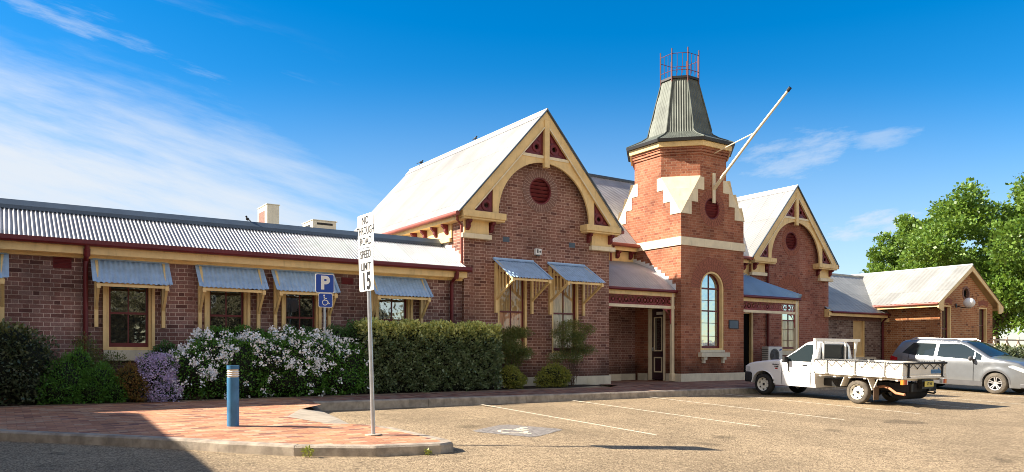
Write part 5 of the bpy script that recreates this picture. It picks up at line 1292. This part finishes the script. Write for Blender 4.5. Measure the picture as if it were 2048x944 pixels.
mb = MB(); mb.box(-.24, .24, -.035, -.003, -.145, .145); mb.build('panel', 'sign_navy' if 'sign_navy' in M else 'ridge_blue', PQ, bevel=.006)
mb = MB(); mb.prism(rect(-.24, .24, -.145, .145), lambda u, v, d: (u, -.04 + d, v), 0, .004, [rect(-.225, .225, -.13, .13)]); mb.build('rim', 'black', PQ)
M['globe'] = plain('globe', (.80, .80, .80), .3, var=.02)
GL = empty('globe_lamp', (24.98, -.4, 3.12), 'white globe lamp on a bracket on the orange brick gable', 'lamp')
mb = MB(); mb.ball((0, -.55, 0), .235, 14, (1.0, 1.0, .95)); mb.build('globe', 'globe', GL, smooth=True)
mb = MB(); mb.tube([(0, .0, -.1), (0, -.3, -.2), (0, -.5, -.22)], .02, 8); mb.lathe([(.07, -.24), (.08, -.2), (.07, -.16)], lambda a, b_, c: (a, -.55 + b_, c), 14); mb.box(-.06, .06, -.02, 0, -.18, 0); mb.build('bracket', 'black', GL)
def bird(x, y, z, s, label):
    mb = MB(); mb.ball((0, 0, .09 * s), .06 * s, 7, (.75, 1.5, .9)); mb.ball((0, -.07 * s, .16 * s), .035 * s, 6)
    mb.bar((0, .08 * s, .08 * s), (0, .2 * s, .04 * s), .04 * s, .012 * s); mb.bar((0, -.1 * s, .16 * s), (0, -.14 * s, .155 * s), .012 * s)
    for dx in (-.02, .02): mb.bar((dx * s, 0, 0), (dx * s, 0, .06 * s), .008 * s)
    o = mb.build('bird', 'black', smooth=True); o.location = (x, y, z); o.rotation_euler = (0, 0, random.uniform(-1, 1)); tag(o, label, 'bird')
bird(-5.25, 1.3, 4.09, .7, 'small black bird perched on the ridge of the long wing')
bird(2.53, 3.6, 7.78, .7, 'small dark bird halfway along the near gable ridge')
bird(2.53, 7.4, 7.78, .8, 'dark bird at the far end of the near gable ridge')

# ------------------------------------------------------------------ plants
def leaves(name, P, mat, size, parent, up=.3, aspect=.5, fold=.2, out=None, droop=0.0, jit=.35):
    n = len(P); P = np.asarray(P, float)
    A = rng.normal(size=(n, 3))
    if out is not None: A = A * .7 + out * 1.0
    A[:, 2] += up - droop; A /= np.linalg.norm(A, axis=1)[:, None]
    Rn = rng.normal(size=(n, 3)); Bv = np.cross(A, Rn); Bv /= np.linalg.norm(Bv, axis=1)[:, None] + 1e-9
    Nn = np.cross(A, Bv); L = size * (1 + jit * rng.normal(size=n).clip(-1.8, 1.8))[:, None]
    v = np.empty((n, 4, 3)); v[:, 0] = P; v[:, 1] = P + A * L * .55 + Bv * L * aspect * .5 + Nn * L * fold * .3; v[:, 2] = P + A * L; v[:, 3] = P + A * L * .55 - Bv * L * aspect * .5 + Nn * L * fold * .3
    me = bpy.data.meshes.new(name); me.vertices.add(4 * n); me.vertices.foreach_set('co', v.reshape(-1))
    me.loops.add(4 * n); me.loops.foreach_set('vertex_index', np.arange(4 * n, dtype=np.int32))
    me.polygons.add(n); me.polygons.foreach_set('loop_start', np.arange(0, 4 * n, 4, dtype=np.int32)); me.polygons.foreach_set('loop_total', np.full(n, 4, dtype=np.int32))
    me.update(calc_edges=True); me.materials.append(M[mat] if isinstance(mat, str) else mat)
    o = bpy.data.objects.new(name, me); C.objects.link(o); o.parent = parent
    return o
def lump(d, ph):
    return .10 * np.sin(d[:, 0] * 5 + ph) + .09 * np.sin(d[:, 1] * 6 + d[:, 2] * 4 + ph * 2) + .07 * np.sin(d[:, 2] * 9 + d[:, 0] * 7 + ph)
def in_blobs(blobs, n, lo=.55, zmin=None):
    """random points in the outer shells of several ellipsoids"""
    vol = np.array([b_[3] * b_[4] * b_[5] for b_ in blobs]) ** .75; vol /= vol.sum(); P, O = [], []
    for b_, f in zip(blobs, vol):
        m_ = max(4, int(n * f)); d = rng.normal(size=(m_, 3)); d /= np.linalg.norm(d, axis=1)[:, None]
        r = (lo + (1 - lo) * rng.random(m_) ** .7) * (1 + lump(d, b_[0] * 3 + b_[2]))
        P.append(np.array(b_[:3]) + d * r[:, None] * np.array(b_[3:6])); O.append(d)
    P = np.vstack(P); O = np.vstack(O)
    if zmin is not None: k_ = P[:, 2] > zmin; P, O = P[k_], O[k_]
    return P, O
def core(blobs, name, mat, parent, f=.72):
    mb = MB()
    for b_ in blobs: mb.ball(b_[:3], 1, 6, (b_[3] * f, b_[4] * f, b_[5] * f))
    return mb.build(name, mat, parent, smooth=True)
def stems(parent, base, tops, r=.012, mat='twig', name='stems', wob=.05):
    mb = MB()
    for t in tops:
        p = Vector(base) + Vector((random.uniform(-.1, .1), random.uniform(-.08, .08), 0)); q = Vector(t); mid_ = p.lerp(q, .5) + Vector((random.uniform(-wob, wob), random.uniform(-wob, wob), 0))
        mb.tube([p, mid_, q], [r, r * .8, r * .4], 5)
    return mb.build(name, mat, parent, smooth=True)
M['leaf_core'] = plain('leaf_core', (.008, .012, .006), .95, var=.4, scale=20)  # near-black filler; the shade inside a plant is put into its colour
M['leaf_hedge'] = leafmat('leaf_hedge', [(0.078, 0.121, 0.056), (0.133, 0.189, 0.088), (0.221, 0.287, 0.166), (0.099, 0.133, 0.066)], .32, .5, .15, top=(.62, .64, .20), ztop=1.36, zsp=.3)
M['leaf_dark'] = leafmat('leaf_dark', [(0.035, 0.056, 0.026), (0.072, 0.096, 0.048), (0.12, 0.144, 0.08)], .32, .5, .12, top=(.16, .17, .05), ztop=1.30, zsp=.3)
M['leaf_green'] = leafmat('leaf_green', [(0.045, 0.135, 0.022), (0.09, 0.24, 0.038), (0.135, 0.315, 0.045)], .45, .35, .25)
M['leaf_mid'] = leafmat('leaf_mid', [(0.037, 0.093, 0.031), (0.068, 0.162, 0.051), (0.119, 0.255, 0.076)], .4, .4, .2)
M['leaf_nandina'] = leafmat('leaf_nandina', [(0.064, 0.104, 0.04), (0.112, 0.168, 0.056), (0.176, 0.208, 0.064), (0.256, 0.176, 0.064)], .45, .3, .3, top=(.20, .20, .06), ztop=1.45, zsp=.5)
M['leaf_yellow'] = leafmat('leaf_yellow', [(0.21, 0.225, 0.045), (0.39, 0.375, 0.075), (0.135, 0.18, 0.045)], .45, .3, .3)
M['leaf_bronze'] = leafmat('leaf_bronze', [(0.3, 0.105, 0.045), (0.33, 0.225, 0.06), (0.15, 0.135, 0.045), (0.195, 0.06, 0.045)], .45, .3, .3)
M['petal_white'] = leafmat('petal_white', [(.88, .92, .95), (.92, .94, .97), (.86, .86, .88)], .5, .2, 0)
M['petal_purple'] = leafmat('petal_purple', [(.46, .36, .62), (.58, .47, .74), (.66, .58, .80), (.34, .25, .48)], .5, .2, .15)
M['leaf_tree'] = leafmat('leaf_tree', [(0.052, 0.116, 0.018), (0.093, 0.18, 0.026), (0.139, 0.243, 0.034), (0.197, 0.302, 0.058)], .42, .4, .35)

def shrub(name, label, blobs, n, size, mat, base=None, up=.3, aspect=.5, lo=.55, corem=.72, group=None, zmin=.01, cat='shrub', loc=None):
    b0 = blobs[0]; root = empty(name, (b0[0], b0[1], 0), label, cat, group); L0 = Vector(root.location)
    bl = [(b_[0] - L0.x, b_[1] - L0.y, b_[2], b_[3], b_[4], b_[5]) for b_ in blobs]
    P, O = in_blobs(bl, n, lo, zmin); f = leaves('foliage', P, mat, size, root, up, aspect, out=O)
    # sit material heights in world space is unaffected by the root's xy shift
    stems(root, (0, 0, 0), [(b_[0], b_[1], b_[2]) for b_ in bl], .014)
    if corem: core(bl, 'shade_core', 'leaf_core', root, corem)  # solid ellipsoids, coloured dark for the shaded gaps between leaves
    return root, bl
def flowers(root, bl, n, size, mat, name='flowers', k=9, spread=.035, zlo=0, frontbias=True, dens=None):
    P, O = in_blobs(bl, n, .96)
    keep = (O[:, 1] < .35) | (O[:, 2] > .35); P, O = P[keep], O[keep]
    if dens is not None: q = rng.random(len(P)) < dens(P); P, O = P[q], O[q]
    P = P + O * .085
    Q = np.repeat(P, k, axis=0) + rng.normal(size=(len(P) * k, 3)) * spread
    return leaves(name, Q, mat, size, root, .2, .95, 0, out=np.repeat(O, k, axis=0) * .3)
# big dark shrub at the left edge
shrub('dark_shrub', 'large dark glossy shrub with yellow tips at the left edge', [(-10.3, -.75, .75, .75, .6, .72), (-9.75, -.75, .7, .5, .55, .68), (-11.3, -.75, .8, .8, .6, .75), (-10.0, -.8, 1.1, .45, .4, .38), (-9.7, -.8, .3, .5, .55, .35), (-10.6, -.75, 1.15, .5, .45, .38)], 19000, .055, 'leaf_dark', aspect=.6)
shrub('low_fern_shrub', 'bright green ferny low shrub beside the dark left shrub', [(-9.15, -1.0, .42, .38, .38, .50), (-8.95, -.95, .75, .22, .25, .28), (-9.3, -1.05, .25, .35, .35, .3)], 9000, .045, 'leaf_green', aspect=.35, up=.5)
shrub('low_fern_shrub', 'bright green ferny low shrub left of the bronze bush', [(-8.6, -1.05, .36, .32, .34, .40), (-8.35, -1.1, .22, .28, .3, .27), (-8.75, -1.1, .22, .3, .3, .28)], 9000, .045, 'leaf_green', aspect=.35, up=.5)
r_, bl = shrub('nandina', 'thin wispy nandina against the drainpipe left of the first full window', [(-8.82, -.45, .98, .26, .22, .34), (-8.6, -.4, .72, .24, .2, .3), (-8.3, -.35, .8, .25, .15, .18)], 2600, .045, 'leaf_nandina', aspect=.3, lo=.2, corem=0)
shrub('bronze_bush', 'small bronze and gold bush left of the purple flowers', [(-8.12, -1.12, .42, .24, .28, .32), (-7.98, -1.2, .25, .24, .26, .25)], 6000, .04, 'leaf_bronze', aspect=.4)
r_, bl = shrub('purple_flower_shrub', 'purple flowering shrub beside the white-flowered one', [(-7.66, -1.15, .42, .22, .26, .38), (-7.48, -1.1, .62, .18, .2, .20), (-7.80, -1.1, .70, .13, .15, .14), (-7.52, -1.2, .2, .23, .25, .18)], 4500, .035, 'leaf_mid')
flowers(r_, bl, 620, .026, 'petal_purple', k=14, spread=.035)
r_, bl = shrub('small_green_shrub', 'loose green shrub under the first full window', [(-7.35, -.45, .85, .32, .25, .32), (-7.55, -.4, .7, .25, .2, .3)], 4200, .042, 'leaf_mid', lo=.3)
WB = [(-6.95, -.95, .55, .45, .5, .55), (-6.6, -.8, .85, .50, .5, .42), (-6.0, -.85, .65, .60, .55, .62), (-5.4, -.85, .72, .60, .55, .62), (-4.8, -.85, .76, .60, .55, .62), (-4.2, -.85, .72, .55, .55, .60), (-3.65, -.85, .62, .50, .5, .60), (-6.2, -.95, .35, .9, .5, .38), (-4.9, -.95, .35, 1.0, .5, .40), (-3.8, -.95, .35, .6, .5, .38)]
r_, bl = shrub('white_flower_shrub', 'long shrub covered in white flowers in front of the wing windows', WB, 30000, .055, 'leaf_green', corem=.75)
x00 = r_.location.x
def dn(P):
    h = P[:, 2]; return np.clip(.10 + .9 * ((h + .22 * np.sin((P[:, 0] + x00) * 2.3) + np.where(P[:, 0] + x00 < -6.3, .35, 0)) > .72) * (.55 + .45 * np.sin((P[:, 0] + x00) * 7 + h * 9)), 0, 1)
flowers(r_, bl, 2600, .038, 'petal_white', k=15, spread=.036, dens=dn)
shrub('green_shrub', 'leafy green shrub rising behind the white flowers below the second window', [(-6.3, -.3, 1.15, .55, .25, .34), (-5.7, -.3, 1.2, .45, .22, .33), (-5.2, -.28, 1.15, .4, .2, .28)], 8500, .05, 'leaf_green', lo=.4, zmin=.5)
shrub('green_shrub', 'leafy green shrub under the third window left of the parking sign', [(-4.75, -.3, 1.2, .40, .22, .32), (-4.3, -.32, 1.2, .35, .22, .3)], 6000, .05, 'leaf_mid', lo=.4, zmin=.5)
shrub('green_shrub', 'dark green shrub between the parking sign and the clipped hedge', [(-3.7, -.35, 1.22, .45, .3, .34), (-3.2, -.4, 1.32, .38, .3, .36), (-2.9, -.4, 1.38, .3, .3, .36)], 9500, .048, 'leaf_mid', lo=.4, zmin=.4)
# clipped hedge
HG = empty('clipped_hedge', (-1.4, -.7, 0), 'boxy clipped hedge with yellow-green top under the gable corner', 'hedge')
def hedge_pts(n):
    x0, x1, y0, y1, z1 = -1.85, 1.78, -.52, .45, 1.60
    P = rng.random((n, 3)); X = x0 + (x1 - x0) * P[:, 0]; Y = y0 + (y1 - y0) * P[:, 1]; Z = .04 + z1 * P[:, 2]
    side = rng.random(n); dpt = rng.random(n) ** 1.6 * .16; O = np.zeros((n, 3))
    wv = .06 * np.sin(X * 5) * np.sin(Z * 5 + 1) + .05 * np.sin(X * 13 + Z * 9) + .05 * np.sin(Z * 14 - X * 11) + .03 * np.sin(X * 31) * np.sin(Z * 27)
    f = side < .62; Y[f] = (y0 + dpt + wv)[f]; O[f] = (0, -1, .2)
    t = (side >= .62) & (side < .92); Z[t] = (z1 - dpt + .06 * np.sin(X * 7) + .05 * np.sin(X * 19 + Y * 11))[t]; O[t] = (0, 0, 1)
    e1 = (side >= .92); s_ = rng.random(n) < .5; X[e1 & s_] = (x0 + dpt)[e1 & s_]; X[e1 & ~s_] = (x1 - dpt)[e1 & ~s_]; O[e1 & s_] = (-1, 0, 0); O[e1 & ~s_] = (1, 0, 0)
    k_ = Z < (1.5 - .18 * np.clip((-Y - .25) / .3, 0, 1) ** 2 + .1 * np.sin(X * 4)) + .12
    Z = np.maximum(Z, .04)
    Y += np.where(f & (Z < .35), (.35 - Z) * .35, 0); Y += np.where(f & (Z > 1.35), (Z - 1.35) * .45, 0)
    P = np.stack([X, Y, Z], 1); return P, O
P, O = hedge_pts(27000); leaves('foliage', P, 'leaf_hedge', .066, HG, .25, .62, out=O)
mb = MB(); mb.box(-1.72, 1.65, -.36, .35, .03, 1.48); mb.build('shade_core', 'leaf_core', HG, bevel=.05)  # solid block coloured like the hedge's shaded inside, stops see-through
# nandinas in front of the gable
def nandina(label, x, y, h, wd, n, lean=0, spread=1.0):
    root = empty('nandina', (x, y, 0), label, 'shrub'); bl = []
    for i in range(16):
        a = random.uniform(0, 2 * pi); rr = random.random() ** .5 * wd; z = h * random.uniform(.40, .98)
        bl.append((rr * cos(a) + lean * z, rr * sin(a) * .35, z, .24 * spread, .18, .17))
    P, O = in_blobs(bl, n, .15); leaves('foliage', P, 'leaf_nandina', .042, root, .15, .3, out=O)
    stems(root, (0, 0, 0), [(b_[0], b_[1], b_[2]) for b_ in bl], .008); return root
nandina('bushy nandina between the clipped hedge and the first gable window', 1.15, -.5, 1.68, .62, 21000, spread=1.35)
nandina('open nandina with bare stems in front of the second gable window', 3.2, -.55, 1.85, .80, 16000, lean=.02, spread=1.2)
shrub('low_yellow_shrub', 'small yellow-green shrub at the foot of the bushy nandina', [(.80, -.95, .32, .36, .28, .28), (1.05, -.9, .22, .3, .25, .22)], 5500, .05, 'leaf_yellow', aspect=.4)
shrub('low_bronze_shrub', 'small yellow and bronze shrub under the second gable window', [(2.25, -.9, .34, .38, .28, .30), (2.55, -.85, .28, .32, .26, .28), (1.95, -.9, .2, .25, .22, .2)], 6500, .05, 'leaf_yellow', aspect=.4)
shrub('garden_shrub', 'dark low shrub by the lattice fence beyond the silver car', [(31.2, 1.6, .45, 1.5, .8, .75), (33.6, 1.4, .5, 1.6, .8, .75), (36.4, 1.2, .5, 1.8, .8, .8), (40, 1.2, .5, 2.4, .8, .8)], 14000, .13, 'leaf_dark')
# weeds in the kerb joints
for x, y, s_, lb in ((-8.10, -6.66, 1.0, 'small yellow-green weed at the left joint of the island kerb'), (-6.98, -8.0, 1.15, 'weed tuft in the middle joint of the island kerb'), (-5.55, -8.52, .6, 'tiny weed near the rounded end of the island kerb')):
    root = empty('weed', (x, y, park_z(y)), lb, 'weed'); P, O = in_blobs([(0, 0, .06 * s_, .05 * s_, .05 * s_, .06 * s_)], int(130 * s_), .2); leaves('leaves', P, 'leaf_yellow', .035, root, .6, .35, out=O)

# ------------------------------------------------------------------ trees
def tree(label, x, y, h, R, seed, nleaf, size, trunk_h=2.0, group=None, lean=(0, 0), mat='leaf_tree'):
    rs = random.Random(seed); root = empty('broadleaf_tree', (x, y, -.05), label, 'tree', group)
    mb = MB(); tips = []
    def limb(p, d, L, r, depth):
        q = p + d * L; mid_ = p.lerp(q, .5) + Vector((rs.uniform(-.1, .1), rs.uniform(-.1, .1), rs.uniform(-.05, .1))) * L * .5
        mb.tube([p, mid_, q], [r, r * .82, r * .6], 8 if depth < 2 else 5)
        if depth >= 3: tips.append(q); return
        n = 3 if depth else 6
        for i in range(n):
            a = 2 * pi * (i + rs.random() * .8) / n; e_ = rs.uniform(.15, .75) if depth == 0 else rs.uniform(-.1, .7)
            nd = Vector((cos(a) * cos(e_), sin(a) * cos(e_), sin(e_))) * (.75 if depth == 0 else .6) + d * .55
            limb(q if i else p.lerp(q, .85), nd.normalized(), L * rs.uniform(.58, .80), r * .6, depth + 1)
        tips.append(q)
    limb(Vector((0, 0, 0)), Vector((lean[0], lean[1], 1)).normalized(), trunk_h, R * .055, 0)
    mb.build('trunk', 'bark', root, smooth=True)
    # crown: many leaf clumps on an uneven spread, gaps between them
    bl = []; zc = h * .58
    for i in range(int(115)):
        a = rs.uniform(0, 2 * pi); ph = rs.uniform(-.95, 1.0); rr = rs.random() ** .42
        k_ = 1 + .16 * sin(3 * a + seed) + .12 * sin(5 * a + ph * 3 + seed * 2)
        px_ = R * k_ * rr * cos(a) * sqrt(max(0, 1 - ph * ph * .85)); py_ = R * k_ * rr * sin(a) * sqrt(max(0, 1 - ph * ph * .85)); pz_ = zc + ph * (h * .40) * (.55 + .45 * rr) * (1 + .06 * sin(4 * a + seed))
        if pz_ < h * .14: continue
        s_ = R * rs.uniform(.13, .23); bl.append((px_, py_, pz_, s_, s_, s_ * rs.uniform(.55, .85)))
    for t in tips:
        bl.append((t.x, t.y, max(t.z, h * .2), R * .15, R * .15, R * .11))
    P, O = in_blobs(bl, nleaf, .25); leaves('crown', P, mat, size, root, .1, .75, out=O)
    return root
tree('large bright green tree filling the right edge behind the orange brick block', 42.6, 5.5, 11.3, 6.0, 3, 120000, .185, 2.6, lean=(-.25, 0))
tree('smaller bright green tree behind the ridge of the orange brick block', 48.8, 14.5, 11.6, 3.4, 11, 56000, .185, 3.0)
FN = empty('lattice_fence', (38, 2.9, 0), 'pale timber fence with crossed lattice panels behind the silver car', 'fence')
M['timber'] = plain('timber', (.52, .42, .32), .8, var=.25)
mb = MB(); mb.box(-9, 14, -.05, .0, .25, .33); mb.box(-9, 14, -.05, .0, 1.62, 1.70); mb.build('rail', 'timber', FN)
for i in range(17):
    x = -9 + i * 1.42; mb = MB(); mb.box(x - .05, x + .05, -.06, .06, -.3, 1.85); mb.build('post', 'timber', FN)
    if i < 16:
        mb = MB(); mb.bar((x + .06, -.03, .36), (x + 1.36, -.03, 1.60), .07, .03, up=(0, 1, 0)); mb.bar((x + .06, -.0, 1.60), (x + 1.36, 0.0, .36), .07, .03, up=(0, 1, 0)); mb.build('lattice_panel', 'timber', FN)
# trees across the car park, behind the viewer: seen only as reflections in the windows
M['leaf_olive'] = leafmat('leaf_olive', [(.10, .10, .06), (.17, .16, .10), (.24, .21, .15)], .6, .2, .2)
t0_ = tree('leafy tree across the car park, reflected in the window panes', -14, -46, 10.5, 5.2, 21, 26000, .34, 2.4, mat='leaf_olive', group='trees across the car park reflected in the windows')
for x, y in ((-5, -49), (4, -45), (15, -50), (30, -52)):
    c_ = dup(t0_); c_.location = (x, y, -.9); c_.rotation_euler = (0, 0, x * .7); c_.scale = (1, 1, random.uniform(.85, 1.1))
t0_.location.z = -.9
